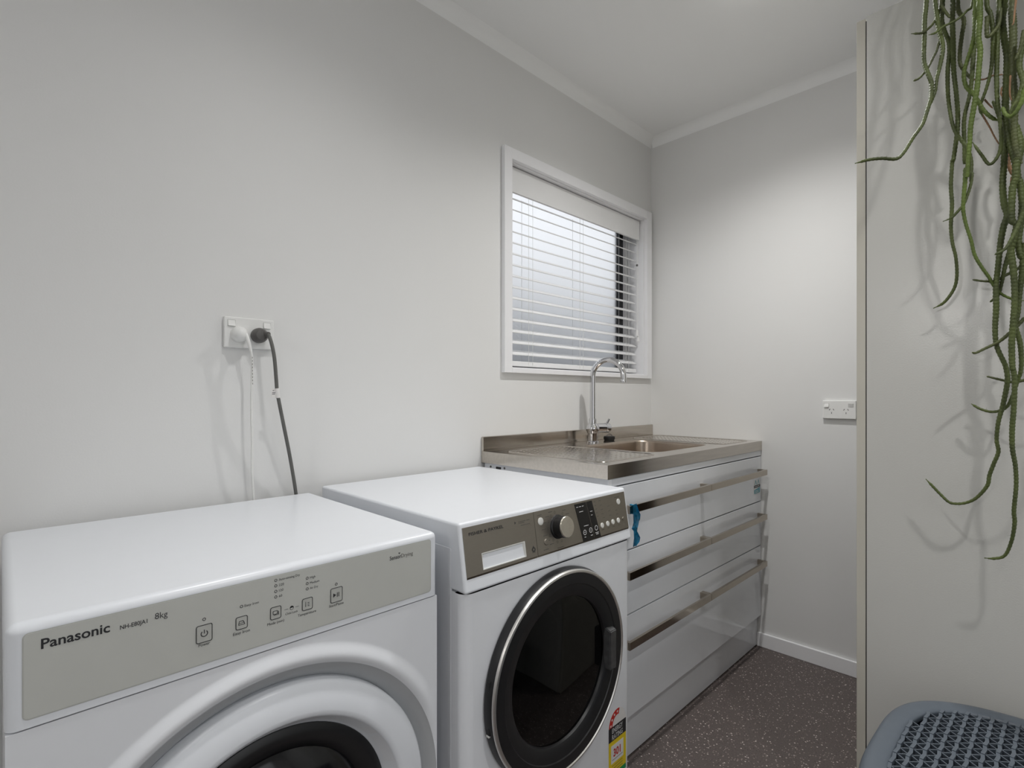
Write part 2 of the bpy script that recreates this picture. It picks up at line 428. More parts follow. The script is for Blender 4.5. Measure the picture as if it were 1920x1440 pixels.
for yc in (1.525, 1.855, 2.222):
    for dy, xx in ((-0.012, -0.0305), (0.012, -0.0305), (0.0, -0.0815)):
        bm = NB(); tube(bm, [Vector((xx, yc + dy, 1.90)), Vector((xx, yc + dy, 1.56)), Vector((xx, yc + dy, 1.222))], 0.0007, 5); obj('ladder_cord', bm, 'cordw', bl)
for dy, zb in ((0.0, 1.43), (0.008, 1.405)):
    yy = 2.292 + dy
    bm = NB(); tube(bm, spline([(-0.020, yy, 1.90), (-0.020, yy + 0.001, 1.7), (-0.020, yy, zb)], 0.05), 0.0008, 5)
    cdp = obj('pull_cord', bm, 'cordw', bl)
    bm = NB(); lathe(bm, (-0.020, yy, zb), (0, 0, -1), [(0, -0.004), (0.004, -0.003), (0.008, 0.02), (0.0085, 0.03), (0, 0.032)], 14); obj('tassel', bm, 'slatw', cdp)
bm = NB(); lathe(bm, (-0.020, 2.292, 1.757), (0, 0, 1), [(0, -0.006), (0.005, -0.004), (0.005, 0.004), (0, 0.006)], 12); obj('cord_toggle', bm, 'greyplug', bl)

# ------------------------------------------------------------------ lamps
def downlight(x, y, label, power=1.0):
    t = thing('downlight', label, 'downlight', (x, y, CEIL), 'ceiling downlights')
    bm = NB(); lathe(bm, (x, y, CEIL), (0, 0, -1), [(0.045, 0), (0.056, 0), (0.056, 0.003), (0.048, 0.007), (0.045, 0.007), (0.045, 0)], 40); obj('trim_ring', bm, 'trim', t)
    bm = NB(); lathe(bm, (x, y, CEIL), (0, 0, -1), [(0.0, 0.0), (0.0445, 0.0), (0.0445, 0.007), (0.036, 0.011), (0.02, 0.0135), (0, 0.0145)], 32); obj('lens', bm, 'lens', t)
    ld = bpy.data.lights.new('downlight_lamp', 'SPOT'); ld.energy = DOWNLIGHT_W * power; ld.spot_size = math.radians(144); ld.spot_blend = 1.0
    ld.shadow_soft_size = 0.030; ld.color = (1.0, 0.99, 0.975)
    lo = bpy.data.objects.new('downlight_lamp', ld); COL.objects.link(lo); lo.parent = t; lo.location = (0, 0, -0.020)
downlight(0.757, 1.690, 'round ceiling downlight above the sink end, just past the top edge', 1.5)
downlight(0.780, 0.600, 'round ceiling downlight above the washer and dryer', 0.62)
downlight(1.800, 0.800, 'round ceiling downlight over the open side of the room, right of the camera', 0.95)
downlight(1.760, -0.600, 'round ceiling downlight added behind the camera as fill light, unseen', 0.35)  # made-up lamp, brightens the appliance fronts
t = thing('wall_lamp', 'small globe lamp on the wall behind the camera', 'lamp', (1.06, BACK, 1.66))
bm = NB(); lathe(bm, (1.06, BACK, 1.66), (0, 1, 0), [(0, 0), (0.05, 0), (0.05, 0.012), (0.02, 0.02), (0.02, 0.05), (0, 0.05)], 32); obj('bracket', bm, 'chrome', t)
bm = NB(); bmesh.ops.create_uvsphere(bm, u_segments=24, v_segments=14, radius=0.075, matrix=Matrix.Translation((1.06, BACK + 0.12, 1.66))); obj('globe', bm, 'globe', t)

# ================================================================== DRYER
DY0, DY1, DX = 0.004, 0.598, 0.602
dr = thing('tumble_dryer', 'white front-loading tumble dryer with pale grey control strip, nearest the camera', 'dryer', (0.31, 0.30, 0))
HSEAM = 0.7205
bm = shell((0.03, DY0 + 0.001, 0.015), (DX - 0.008, DY1 - 0.001, HSEAM - 0.0015)); obj('body', bm, 'appliance', dr)
bm = NB(); box(bm, (0.03, DY0, HSEAM + 0.0005), (DX, DY1, 0.8415)); bmesh.ops.bevel(bm, geom=[e for e in bm.edges if max(v.co.z for v in e.verts) > 0.8], offset=0.012, segments=5, profile=0.5, affect='EDGES'); obj('control_head', bm, 'plastic', dr)
for yy, xx in ((0.06, 0.08), (0.54, 0.08), (0.06, 0.53), (0.54, 0.53)):
    bm = NB(); lathe(bm, (xx, yy, 0), (0, 0, 1), [(0, 0), (0.02, 0), (0.018, 0.015), (0, 0.016)], 16); obj('foot', bm, 'black', dr)
DCY, DCZ = 0.301, 0.385
def dto(a, b): return Vector((DX - 0.001, DCY + a, DCZ + b))
bm = NB(); hw = (DY1 - DY0) / 2 - 0.001
outer = [(hw, HSEAM - 0.0015 - DCZ), (-hw, HSEAM - 0.0015 - DCZ), (-hw, 0.03 - DCZ), (hw, 0.03 - DCZ)]
def dh(r):
    """relief of the front sheet round the door: a raised roll, then the recess"""
    if r >= 0.328: return 0.0
    if r >= 0.306: t = (0.328 - r) / 0.022; return 0.0065 * (t * t * (3 - 2 * t))
    if r >= 0.2945: t = (0.306 - r) / 0.0115; return 0.0065 * (1 - t * t)
    return 0.0
angs = sorted(set([round(2 * PI * i / 144, 6) for i in range(144)] + [round(math.atan2(y, x) % (2 * PI), 6) for x, y in outer]))
loops = []
for rr in (0.2945, 0.2965, 0.2985, 0.301, 0.3035, 0.306, 0.309, 0.312, 0.316, 0.320, 0.324, 0.328, 9.0):
    loop = []
    for a in angs:
        r_ = min(rr, ray_poly(outer, a)); p_ = dto(r_ * math.cos(a), r_ * math.sin(a)); h_ = dh(r_); p_.x += h_ * (min(1.0, max(0.0, (hw - abs(r_ * math.cos(a))) / 0.035)) if h_ > 0 else 1.0); loop.append(bm.verts.new(p_))
    loops.append(loop)
for A, B in zip(loops, loops[1:]):
    for i in range(len(angs)):
        j = (i + 1) % len(angs)
        if (A[i].co - B[i].co).length < 1e-6 and (A[j].co - B[j].co).length < 1e-6: continue
        bm.faces.new((A[i], A[j], B[j], B[i]))
edge_ = [bm.verts.new(v.co + Vector((-0.012 - (v.co.x - DX), 0, 0))) for v in loops[-1]]
for i in range(len(angs)): j = (i + 1) % len(angs); bm.faces.new((loops[-1][i], loops[-1][j], edge_[j], edge_[i]))
bmesh.ops.remove_doubles(bm, verts=bm.verts, dist=0.00005)
obj('front_panel', bm, 'appliance', dr, 40)
bm = NB(); lathe(bm, (DX - 0.001, DCY, DCZ), (1, 0, 0), [(0.2950, 0.0), (0.2930, -0.0025), (0.280, -0.0140), (0.269, -0.0235), (0.262, -0.0340)], 128); obj('recess_slope', bm, 'recess_shade', dr, 40)  # slope into the door recess, darkened by its grey colour
# door: white domed ring, inner slope with finger recess, black window
bm = NB(); lathe(bm, (DX, DCY, DCZ), (1, 0, 0), [(0.2600, -0.034), (0.2665, -0.028), (0.2665, -0.010), (0.2650, -0.006), (0.2610, -0.003), (0.250, 0.0005), (0.236, 0.004), (0.224, 0.0055), (0.2175, 0.005), (0.2130, 0.001), (0.200, -0.020), (0.194, -0.024)], 128)
door = obj('door', bm, 'plastic', dr, 40)
bm = NB(); lathe(bm, (DX, DCY, DCZ), (1, 0, 0), [(0.196, -0.026), (0.195, -0.021), (0.186, -0.017), (0.176, -0.017), (0.164, -0.024), (0.152, -0.032)], 96); obj('window_rim', bm, 'black', door)
bm = NB(); lathe(bm, (DX, DCY, DCZ), (1, 0, 0), [(0.156, -0.028), (0.135, -0.012), (0.10, -0.004), (0.05, 0.0), (0, 0.001)], 96); obj('window_glass', bm, 'display', door)
bm = NB()
for a0, a1 in ((0.30, 0.62), (0.66, 0.78)):                # moulded grip pads in the door's inner slope
    for k in range(8):
        a = a0 + (a1 - a0) * k / 8; b = a0 + (a1 - a0) * (k + 1) / 8
        f = [bm.verts.new(Vector((DX + x_, DCY + r_ * math.cos(t_), DCZ + r_ * math.sin(t_)))) for r_, x_, t_ in ((0.2135, 0.0025, a), (0.2015, -0.0170, a), (0.2015, -0.0170, b), (0.2135, 0.0025, b))]
        bm.faces.new(f)
obj('grip_pad', bm, 'carcass', door)
# control strip
PY0, PY1, PZ0, PZ1 = 0.020, 0.581, 0.7315, 0.8285
PX = DX + 0.0006
bm = NB(); cy, cz = (PY0 + PY1) / 2, (PZ0 + PZ1) / 2
ring_decal(bm, rrect((PY1 - PY0) / 2 + 0.0012, (PZ1 - PZ0) / 2 + 0.0012, 0.006), rrect((PY1 - PY0) / 2 - 0.0006, (PZ1 - PZ0) / 2 - 0.0006, 0.005), (DX, cy, cz), EY, EZ, 0.0003); obj('panel_edge', bm, 'btn', dr)
bm = NB(); decal(bm, rrect((PY1 - PY0) / 2, (PZ1 - PZ0) / 2, 0.005), (DX, cy, cz), EY, EZ, 0.0006, 0.002); pan = obj('control_panel', bm, 'panelgrey', dr)
def dtxt(s, y, z, h, w=None, m='ink', bold=0.0, **k): return lettering(pan, s, m, (PX, y, z), EY, EZ, h, w, bold, **k)
dtxt('Panasonic', 0.0348, 0.8080, 0.0115, 0.0635, 'inkbold', 0.018)
dtxt('NH-E80JA1', 0.1083, 0.8072, 0.0052, 0.0285, 'ink', 0.012)
dtxt('8kg', 0.1450, 0.8090, 0.0080, 0.0140)
dtxt('Sensor', 0.4931, 0.8087, 0.0068, 0.0232, 'ink', 0.014); dtxt('Drying', 0.5165, 0.8087, 0.0068, 0.0250, 'inkgrey')
bm = NB(); decal(bm, [(-0.002, 0.003), (0.002, 0.003), (0, 0)], (PX, 0.5128, 0.8155), EY, EZ); obj('lettering', bm, 'ink', pan)
def led(y, z, r=0.0022):
    bm = NB(); ring_decal(bm, circ(r, 20), circ(r * 0.62, 20), (PX, y, z), EY, EZ, 0.0003); obj('indicator_light', bm, 'ink', pan)
def button(y0, z0, y1, z1, icon):
    cy, cz, hy, hz = (y0 + y1) / 2, (z0 + z1) / 2, abs(y1 - y0) / 2, abs(z1 - z0) / 2
    bm = NB(); decal(bm, rrect(hy - 0.0008, hz - 0.0008, 0.0022), (PX, cy, cz), EY, EZ, 0.0008, 0.0012); b = obj('button', bm, 'btn', pan)
    bm = NB(); ring_decal(bm, rrect(hy, hz, 0.0028), rrect(hy - 0.0010, hz - 0.0010, 0.0020), (PX, cy, cz), EY, EZ, 0.0010); obj('button_outline', bm, 'ink', b)
    bm = NB(); q = (PX + 0.0009, cy, cz)
    if icon == 'power':
        R = hy * 0.45
        arc = [(R * math.cos(a), R * math.sin(a)) for a in [math.radians(130 + 280 * k / 20) for k in range(21)]]
        inn = [(x * 0.74, y * 0.74) for x, y in arc]
        for k in range(20): decal(bm, [arc[k], arc[k + 1], inn[k + 1], inn[k]], q, EY, EZ, 0.0002, 0.0001)
        decal(bm, [(-0.0005, 0.0), (0.0005, 0.0), (0.0005, R * 1.15), (-0.0005, R * 1.15)], q, EY, EZ, 0.0002, 0.0001)
    elif icon == 'iron':
        ring_decal(bm, [(-0.0045, -0.003), (0.0045, -0.003), (0.0035, 0.0005), (0.002, 0.003), (-0.0035, 0.003), (-0.0042, 0.0)], [(-0.0036, -0.0022), (0.0034, -0.0022), (0.0026, 0.0002), (0.0014, 0.0021), (-0.0028, 0.0021), (-0.0034, 0.0)], q, EY, EZ, 0.0002)
        decal(bm, [(-0.004, -0.0006), (0.003, -0.0006), (0.003, 0.0), (-0.004, 0.0)], q, EY, EZ, 0.0002, 0.0001)
    elif icon == 'mode':
        ring_decal(bm, rrect(0.0036, 0.0028, 0.001), rrect(0.0028, 0.002, 0.0006), (q[0], q[1] - 0.0008, q[2] + 0.0006), EY, EZ, 0.0002)
        decal(bm, [(-0.0028, -0.0034), (0.0044, -0.0034), (0.0044, 0.002), (0.0034, 0.002), (0.0034, -0.0026), (-0.0028, -0.0026)], q, EY, EZ, 0.0002, 0.0001)
    elif icon == 'temp':
        decal(bm, [(-0.0034, -0.004), (-0.0024, -0.004), (-0.0026, 0.004), (-0.0032, 0.004)], q, EY, EZ, 0.0002, 0.0001)
        for z_ in (-0.0035, -0.001, 0.0015): decal(bm, [(0.0, z_), (0.0032, z_), (0.0032, z_ + 0.0007), (0.0, z_ + 0.0007)], q, EY, EZ, 0.0002, 0.0001)
    else:
        decal(bm, [(-0.0058, -0.0034), (-0.0008, 0), (-0.0058, 0.0034)], q, EY, EZ, 0.0002, 0.0001)
        for y_ in (0.0006, 0.0032): decal(bm, [(y_, -0.0036), (y_ + 0.0012, -0.0036), (y_ + 0.0012, 0.0036), (y_, 0.0036)], q, EY, EZ, 0.0002, 0.0001)
    obj('button_symbol', bm, 'ink', b)
button(0.1917, 0.7607, 0.2120, 0.7851, 'power'); led(0.2018, 0.7922); dtxt('Power', 0.1950, 0.7560, 0.0040, 0.0140)
button(0.2416, 0.7638, 0.2578, 0.7825, 'iron'); led(0.2496, 0.7962); dtxt('Easy Iron', 0.2537, 0.7945, 0.0036, 0.0195); dtxt('Easy Iron', 0.2385, 0.7572, 0.0042, 0.0225)
for z_ in (0.8220, 0.8138, 0.8054, 0.7971): led(0.2976, z_)
dtxt('Auto-sensing Dry', 0.3020, 0.8203, 0.0036, 0.0318)
for s_, z_ in (('220', 0.8122), ('120', 0.8038), ('60', 0.7955)): dtxt(s_, 0.3022, z_, 0.0036)
for s_, z_, w_ in (('High', 0.8119, 0.0088), ('Medium', 0.8035, 0.0152), ('Air Dry', 0.7952, 0.0132)): led(0.3455, z_ + 0.0017); dtxt(s_, 0.3498, z_, 0.0036, w_)
button(0.2893, 0.7640, 0.3054, 0.7830, 'mode'); dtxt('Mode (min)', 0.2853, 0.7570, 0.0040, 0.0246)
button(0.3371, 0.7640, 0.3541, 0.7830, 'temp'); dtxt('Temperature', 0.3307, 0.7570, 0.0040, 0.0290)
dtxt('Child Lock', 0.3118, 0.7652, 0.0034, 0.0190)
bm = NB()                                                   # child's head symbol between two dashes
ring_decal(bm, circ(0.0030, 20), circ(0.0023, 20), (PX, 0.3215, 0.7738), EY, EZ, 0.0003)
decal(bm, [(0.003 * math.cos(a), 0.003 * math.sin(a)) for a in [PI * k / 10 for k in range(11)]], (PX, 0.3215, 0.7741), EY, EZ, 0.0003, 0.0001)
for y_ in (0.3105, 0.3270): decal(bm, [(0, 0), (0.0055, 0), (0.0055, 0.0004), (0, 0.0004)], (PX, y_, 0.7736), EY, EZ)
obj('child_lock_symbol', bm, 'ink', pan)
button(0.3834, 0.7630, 0.4042, 0.7870, 'play'); led(0.3935, 0.7922); dtxt('Start/Pause', 0.3813, 0.7570, 0.0040, 0.0250)

# ================================================================== WASHER
QY0, QY1, QX = 0.634, 1.208, 0.638
wa = thing('washing_machine', 'white front-loading washing machine with steel control fascia and round black door', 'washer', (0.33, 0.92, 0))
WCY, WCZ = 0.908, 0.482
bm = shell((0.02, QY0 + 0.002, 0.015), (QX - 0.03, QY1 - 0.002, 0.7165)); obj('body', bm, 'appliance', wa)
# front sheet with rounded vertical edges and the door hole
def wto(a, b): return Vector((QX, WCY + a, WCZ + b))
bm = NB(); yl, yr = QY0 + 0.024 - WCY, QY1 - 0.024 - WCY
I, O = plate_hole(bm, [(yr, 0.7165 - WCZ), (yl, 0.7165 - WCZ), (yl, 0.02 - WCZ), (yr, 0.02 - WCZ)], circ(0.178, 96), wto, 96)
for sgn, ye in ((-1, WCY + yl), (1, WCY + yr)):
    seq = []
    for k in range(9):
        a = k / 8 * PI / 2; seq.append((QX - 0.022 + 0.022 * math.cos(a), ye + sgn * 0.024 * math.sin(a)))
    seq.append((0.55, ye + sgn * 0.024))
    col = [(bm.verts.new((x_, y_, 0.7165)), bm.verts.new((x_, y_, 0.02))) for x_, y_ in seq]
    for p, q in zip(col, col[1:]): bm.faces.new((p[0], q[0], q[1], p[1]))
lathe(bm, (QX, WCY, WCZ), (1, 0, 0), [(0.178, 0), (0.174, -0.004), (0.165, -0.02), (0.160, -0.05)], 96)
bmesh.ops.remove_doubles(bm, verts=bm.verts, dist=0.0002)
obj('front_panel', bm, 'appliance', wa, 40)
bm = NB(); lathe(bm, (QX, WCY, WCZ), (1, 0, 0), [(0.176, -0.020), (0.176, -0.30), (0, -0.30)], 64); obj('drum', bm, 'dark_in', wa)
obj('side_panel', boxb((0.035, QY0 - 0.0005, 0.03), (0.597, QY0 + 0.004, 0.800), 0.001), 'appliance', wa)
for yy, xx in ((0.69, 0.08), (1.15, 0.08), (0.69, 0.56), (1.15, 0.56)):
    bm = NB(); lathe(bm, (xx, yy, 0), (0, 0, 1), [(0, 0), (0.022, 0), (0.018, 0.015), (0, 0.016)], 16); obj('foot', bm, 'black', wa)
# head with sloping front
HP = [(0.02, 0.7185), (0.02, 0.852), (0.6195, 0.852), (0.6415, 0.7185)]
bm = NB(); prism(bm, [Vector((x_, QY0, z_)) for x_, z_ in HP], (0, QY1 - QY0, 0)); bmesh.ops.bevel(bm, geom=list(bm.edges), offset=0.006, segments=4, profile=0.5, affect='EDGES')
obj('head', bm, 'plastic', wa)
FT, FB = Vector((0.6212, 0, 0.8425)), Vector((0.6392, 0, 0.7335))
FD = (FT - FB).normalized(); FN = EY.cross(FD).normalized()   # up along the fascia, out of it
def P(y, z, h=0.0):
    s_ = (z - FB.z) / (FT.z - FB.z); p = FB + (FT - FB) * s_; return Vector((p.x, y, p.z)) + FN * h
LIPZ = 0.7495
def fpoly(bm, pts, h0, h1):
    A = [bm.verts.new(P(y, z, h0)) for y, z in pts]; B = [bm.verts.new(P(y, z, h1)) for y, z in pts]; n = len(pts)
    bm.faces.new(B); bm.faces.new(list(reversed(A)))
    for i in range(n): bm.faces.new((A[i], A[(i + 1) % n], B[(i + 1) % n], B[i]))
H1 = 0.0018
FY0, FY1, SP = 0.6415, 1.1985, 0.8422
# detergent drawer front: four strips round the grip recess
GY0, GY1, GZ0, GZ1 = 0.6835, 0.8050, 0.7560, 0.7865
bm = NB()
for r_ in (((FY0, LIPZ), (GY0, LIPZ), (GY0, 0.8425), (FY0, 0.8425)), ((GY1, LIPZ), (SP - 0.0006, LIPZ), (SP - 0.0006, 0.8425), (GY1, 0.8425)), ((GY0, GZ1), (GY1, GZ1), (GY1, 0.8425), (GY0, 0.8425)), ((GY0, LIPZ), (GY1, LIPZ), (GY1, GZ0), (GY0, GZ0))): fpoly(bm, r_, -0.002, H1)
bmesh.ops.remove_doubles(bm, verts=bm.verts, dist=0.00005)
dd = obj('detergent_drawer', bm, 'fascia', wa)
def lip(y0, y1, par):
    bm = NB(); a, b = P(y0, LIPZ, H1), P(y1, LIPZ, H1); off = Vector((-0.0045, 0, -0.0150))
    v = [bm.verts.new(q) for q in (a, b, b + off, a + off)]; bm.faces.new(v)
    r_ = bmesh.ops.extrude_face_region(bm, geom=list(bm.faces)); 
    for q in r_['geom']:
        if isinstance(q, bmesh.types.BMVert): q.co.x -= 0.004
    obj('lower_lip', bm, 'fascialip', par)
lip(FY0, SP - 0.0006, dd)
bm = NB()                                                   # white grip cup
cup = [P(GY0, GZ0, H1), P(GY1, GZ0, H1), P(GY1, GZ1, H1), P(GY0, GZ1, H1)]
back = [P(GY0 + 0.004, GZ0 + 0.012, H1 + 0.0004), P(GY1 - 0.004, GZ0 + 0.012, H1 + 0.0004), P(GY1 - 0.006, GZ1 - 0.002, H1 + 0.0004), P(GY0 + 0.006, GZ1 - 0.002, H1 + 0.0004)]
rim = [P(GY0 - 0.001, GZ0 - 0.001, H1 + 0.0004), P(GY1 + 0.001, GZ0 - 0.001, H1 + 0.0004), P(GY1 + 0.001, GZ1 + 0.001, H1 + 0.0004), P(GY0 - 0.001, GZ1 + 0.001, H1 + 0.0004)]
inn = [P(GY0 + 0.0006, GZ0 + 0.0006, H1 + 0.0004), P(GY1 - 0.0006, GZ0 + 0.0006, H1 + 0.0004), P(GY1 - 0.0006, GZ1 - 0.0006, H1 + 0.0004), P(GY0 + 0.0006, GZ1 - 0.0006, H1 + 0.0004)]
deep = [P(GY0 + 0.004, GZ0 + 0.002, -0.004), P(GY1 - 0.004, GZ0 + 0.002, -0.004), P(GY1 - 0.006, GZ1 - 0.003, -0.0005), P(GY0 + 0.006, GZ1 - 0.003, -0.0005)]
rings = [[bm.verts.new(q) for q in L_] for L_ in (rim, inn, deep)]
for A, B in zip(rings, rings[1:]):
    for i in range(4): bm.faces.new((A[i], A[(i + 1) % 4], B[(i + 1) % 4], B[i]))
bm.faces.new(rings[2]); obj('grip_cup', bm, 'silver', dd)
bm = NB(); fpoly(bm, ((SP + 0.0006, LIPZ), (FY1, LIPZ), (FY1, 0.8425), (SP + 0.0006, 0.8425)), -0.002, H1); fa = obj('control_fascia', bm, 'fascia', wa)
lip(SP + 0.0006, FY1, fa)
def wtxt(par, s, y, z, h, w=None, m='inkbold', bold=0.0, **k): return lettering(par, s, m, P(y, z, H1), EY, FD, h, w, bold, **k)
wtxt(dd, 'FISHER & PAYKEL', 0.6553, 0.8252, 0.0062, 0.0935, 'inkbold', 0.012)
def dashes(par, items, m='inkgrey', h=0.0016, name='fine_print'):
    bm = NB()
    for y, z, w_ in items: decal(bm, [(0, 0), (w_, 0), (w_, h), (0, h)], P(y, z, H1), EY, FD)
    obj(name, bm, m, par)['kind'] = 'stuff'
dashes(dd, [(0.7931, 0.8285, 0.022), (0.818, 0.8285, 0.010), (0.7931, 0.8255, 0.018), (0.800, 0.8205, 0.028), (0.826, 0.7585, 0.009)])
bm = NB(); decal(bm, [(-0.002, -0.003), (0.002, 0), (-0.002, 0.003)], P(0.784, 0.829, H1), EY, FD); obj('fine_print', bm, 'ink', dd)
bm = NB()
ring_decal(bm, [(0.0055 * math.cos(a), 0.0050 * math.sin(a) - 0.001) for a in [PI / 2 + k * 2 * PI / 12 for k in range(12)]], [(0.0030 * math.cos(a), 0.0026 * math.sin(a) - 0.001) for a in [PI / 2 + k * 2 * PI / 12 for k in range(12)]], P(0.8304, 0.7660, H1), EY, FD)
obj('care_symbol', bm, 'ink', dd)
bm = NB(); decal(bm, [(-0.0022, 0.003), (0.0022, 0.003), (0, 0.0075)], P(0.8304, 0.7660, H1), EY, FD); obj('care_symbol', bm, 'ink', dd)
def disc_btn(y, z, r, m='silver', name='button'):
    bm = NB(); lathe(bm, P(y, z, H1), FN, [(r, 0), (r, 0.0010), (r * 0.86, 0.0018), (0, 0.0020)], 24); return obj(name, bm, m, fa)
disc_btn(0.8621, 0.8195, 0.0085)
b_ = disc_btn(0.8728, 0.7730, 0.0070, 'fascia')
for y_, z_ in ((1.0838, 0.7733), (1.1077, 0.7736), (1.1308, 0.7743), (1.1549, 0.7743)): disc_btn(y_, z_, 0.0066)
disc_btn(1.1781, 0.7752, 0.0045, 'fascia'); disc_btn(1.1661, 0.8205, 0.0075)
# knob
KY, KZ = 0.9180, 0.7985
bm = NB(); lathe(bm, P(KY, KZ, H1), FN, [(0.0275, 0), (0.0265, 0.0012), (0.0262, 0.004), (0.0245, 0.005), (0.0245, 0.024), (0.0238, 0.026), (0, 0.026)], 48); kn = obj('dial', bm, 'black', fa)
bm = NB(); lathe(bm, P(KY, KZ, H1), FN, [(0.0238, 0.0255), (0.0238, 0.0275), (0.0228, 0.0288), (0, 0.0290)], 48); obj('dial_cap', bm, 'knobface', kn)
items = []
for k in range(7):                                          # programme names round the dial
    a = math.radians(118 + k * 20); items.append((KY + 0.043 * math.cos(a) - 0.007 - (0.004 if k > 1 else 0), KZ + 0.040 * math.sin(a), 0.013))
for k in range(6):
    a = math.radians(-52 + k * 22); items.append((KY + 0.040 * math.cos(a), KZ + 0.038 * math.sin(a), 0.012))
items += [(0.908, 0.7515, 0.022), (0.862, 0.7565, 0.016), (0.854, 0.8325, 0.014), (0.884, 0.782, 0.012)]
dashes(fa, items)
bm = NB()
for k in range(13):
    a = math.radians(100 + k * 26); ring_decal(bm, circ(0.0030, 12), circ(0.0021, 12), P(KY + 0.0335 * math.cos(a), KZ + 0.0335 * math.sin(a), H1), EY, FD, 0.0003)
obj('dial_marks', bm, 'inkgrey', fa)['kind'] = 'stuff'
# display
bm = NB(); fpoly(bm, ((1.002, 0.7485), (1.0475, 0.7485), (1.0300, 0.8385), (0.9850, 0.8385)), H1 - 0.001, H1 + 0.0005); 
dsp = obj('display', bm, 'display', fa)
bm = NB(); fpoly(bm, ((1.0495, 0.7485), (1.0735, 0.7485), (1.0540, 0.8385), (1.0320, 0.8385)), H1 - 0.001, H1 + 0.0005); dsp2 = obj('display', bm, 'display', fa)
bm = NB()
for par_, y_, z_ in ((0, 1.0115, 0.7690), (0, 1.0350, 0.7705), (1, 1.0580, 0.7720)):
    ring_decal(bm, circ(0.0062, 24), circ(0.0047, 24), P(y_, z_, H1 + 0.0006), EY, FD, 0.0003)
for y_, z_, w_ in ((0.991, 0.8300, 0.007), (1.002, 0.8300, 0.007), (1.0130, 0.8300, 0.006), (1.000, 0.8180, 0.015), (1.0110, 0.7830, 0.018), (1.008, 0.7575, 0.006), (1.0330, 0.7575, 0.008), (1.0420, 0.8130, 0.009), (1.0440, 0.8040, 0.006), (1.0520, 0.7600, 0.014), (1.0545, 0.7565, 0.010), (1.0097, 0.7684, 0.0036), (1.0332, 0.7699, 0.0036)):
    decal(bm, [(0, 0), (w_, 0), (w_, 0.0014), (0, 0.0014)], P(y_, z_, H1 + 0.0006), EY, FD)
obj('display_print', bm, 'inkwhite', dsp)['kind'] = 'stuff'
items = [(1.150, 0.832, 0.022)]
for cx_, zs in ((1.062, (0.833, 0.824, 0.815, 0.806, 0.797)), (1.082, (0.833, 0.822, 0.811, 0.800, 0.790)), (1.112, (0.815, 0.803, 0.792)), (1.142, (0.800, 0.790))):
    for z_ in zs: items.append((cx_ + (0.833 - z_) * 0.18, z_, 0.006 if cx_ < 1.07 else 0.009))
for y_ in (1.082, 1.105, 1.128, 1.152, 1.175): items.append((y_, 0.7620, 0.009))
dashes(fa, items, h=0.0014)
# door
bm = NB(); lathe(bm, (QX, WCY, WCZ), (1, 0, 0), [(0.215, 0.0005), (0.2265, 0.003), (0.2275, 0.010), (0.2245, 0.022), (0.2225, 0.0235)], 128)
wd = obj('door', bm, 'black', wa, 40)
bm = NB(); lathe(bm, (QX, WCY, WCZ), (1, 0, 0), [(0.2240, 0.0215), (0.2235, 0.0255), (0.2215, 0.0280), (0.2175, 0.0286), (0.2155, 0.0262)], 128); obj('chrome_ring', bm, 'ring', wd)
bm = NB(); lathe(bm, (QX, WCY, WCZ), (1, 0, 0), [(0.2165, 0.0262), (0.205, 0.0268), (0.192, 0.0262), (0.1900, 0.0240), (0.180, 0.0225), (0.168, 0.0200), (0.162, 0.0160), (0.160, 0.008), (0.1585, 0.004)], 128); obj('door_face', bm, 'black', wd, 30)
bm = NB(); lathe(bm, (QX, WCY, WCZ), (1, 0, 0), [(0.1605, 0.010), (0.10, 0.0125), (0.05, 0.0135), (0, 0.014)], 96); obj('glass', bm, 'smoke', wd)
bm = NB(); lathe(bm, (QX, WCY, WCZ), (1, 0, 0), [(0.160, 0.006), (0.152, -0.002), (0.140, -0.030), (0.128, -0.075), (0.115, -0.095), (0.06, -0.105), (0, -0.106)], 96); obj('glass_bowl', bm, 'greybowl', wd)
bm = NB(); hy = WCY + 0.158
prism(bm, [Vector((QX + 0.012, hy, WCZ - 0.055)), Vector((QX + 0.034, hy, WCZ - 0.055)), Vector((QX + 0.034, hy, WCZ + 0.040)), Vector((QX + 0.012, hy, WCZ + 0.050))], (0, 0.026, 0)); bmesh.ops.bevel(bm, geom=list(bm.edges), offset=0.002, segments=2, affect='EDGES'); obj('door_handle', bm, 'greybowl', wd)
for dz in (0.075, -0.010):                                  # hinge slots on the rim
    a = math.radians(180); zz = WCZ + dz - 0.03
    yy = WCY - math.sqrt(0.2265 ** 2 - (zz - WCZ) ** 2)
    obj('hinge_slot', boxb((QX + 0.006, yy - 0.0012, zz - 0.010), (QX + 0.016, yy + 0.004, zz + 0.012), 0.002), 'blackmat', wd)
    obj('hinge_tip', boxb((QX + 0.007, yy - 0.0016, zz - 0.013), (QX + 0.015, yy + 0.004, zz - 0.008), 0.001), 'silver', wd)
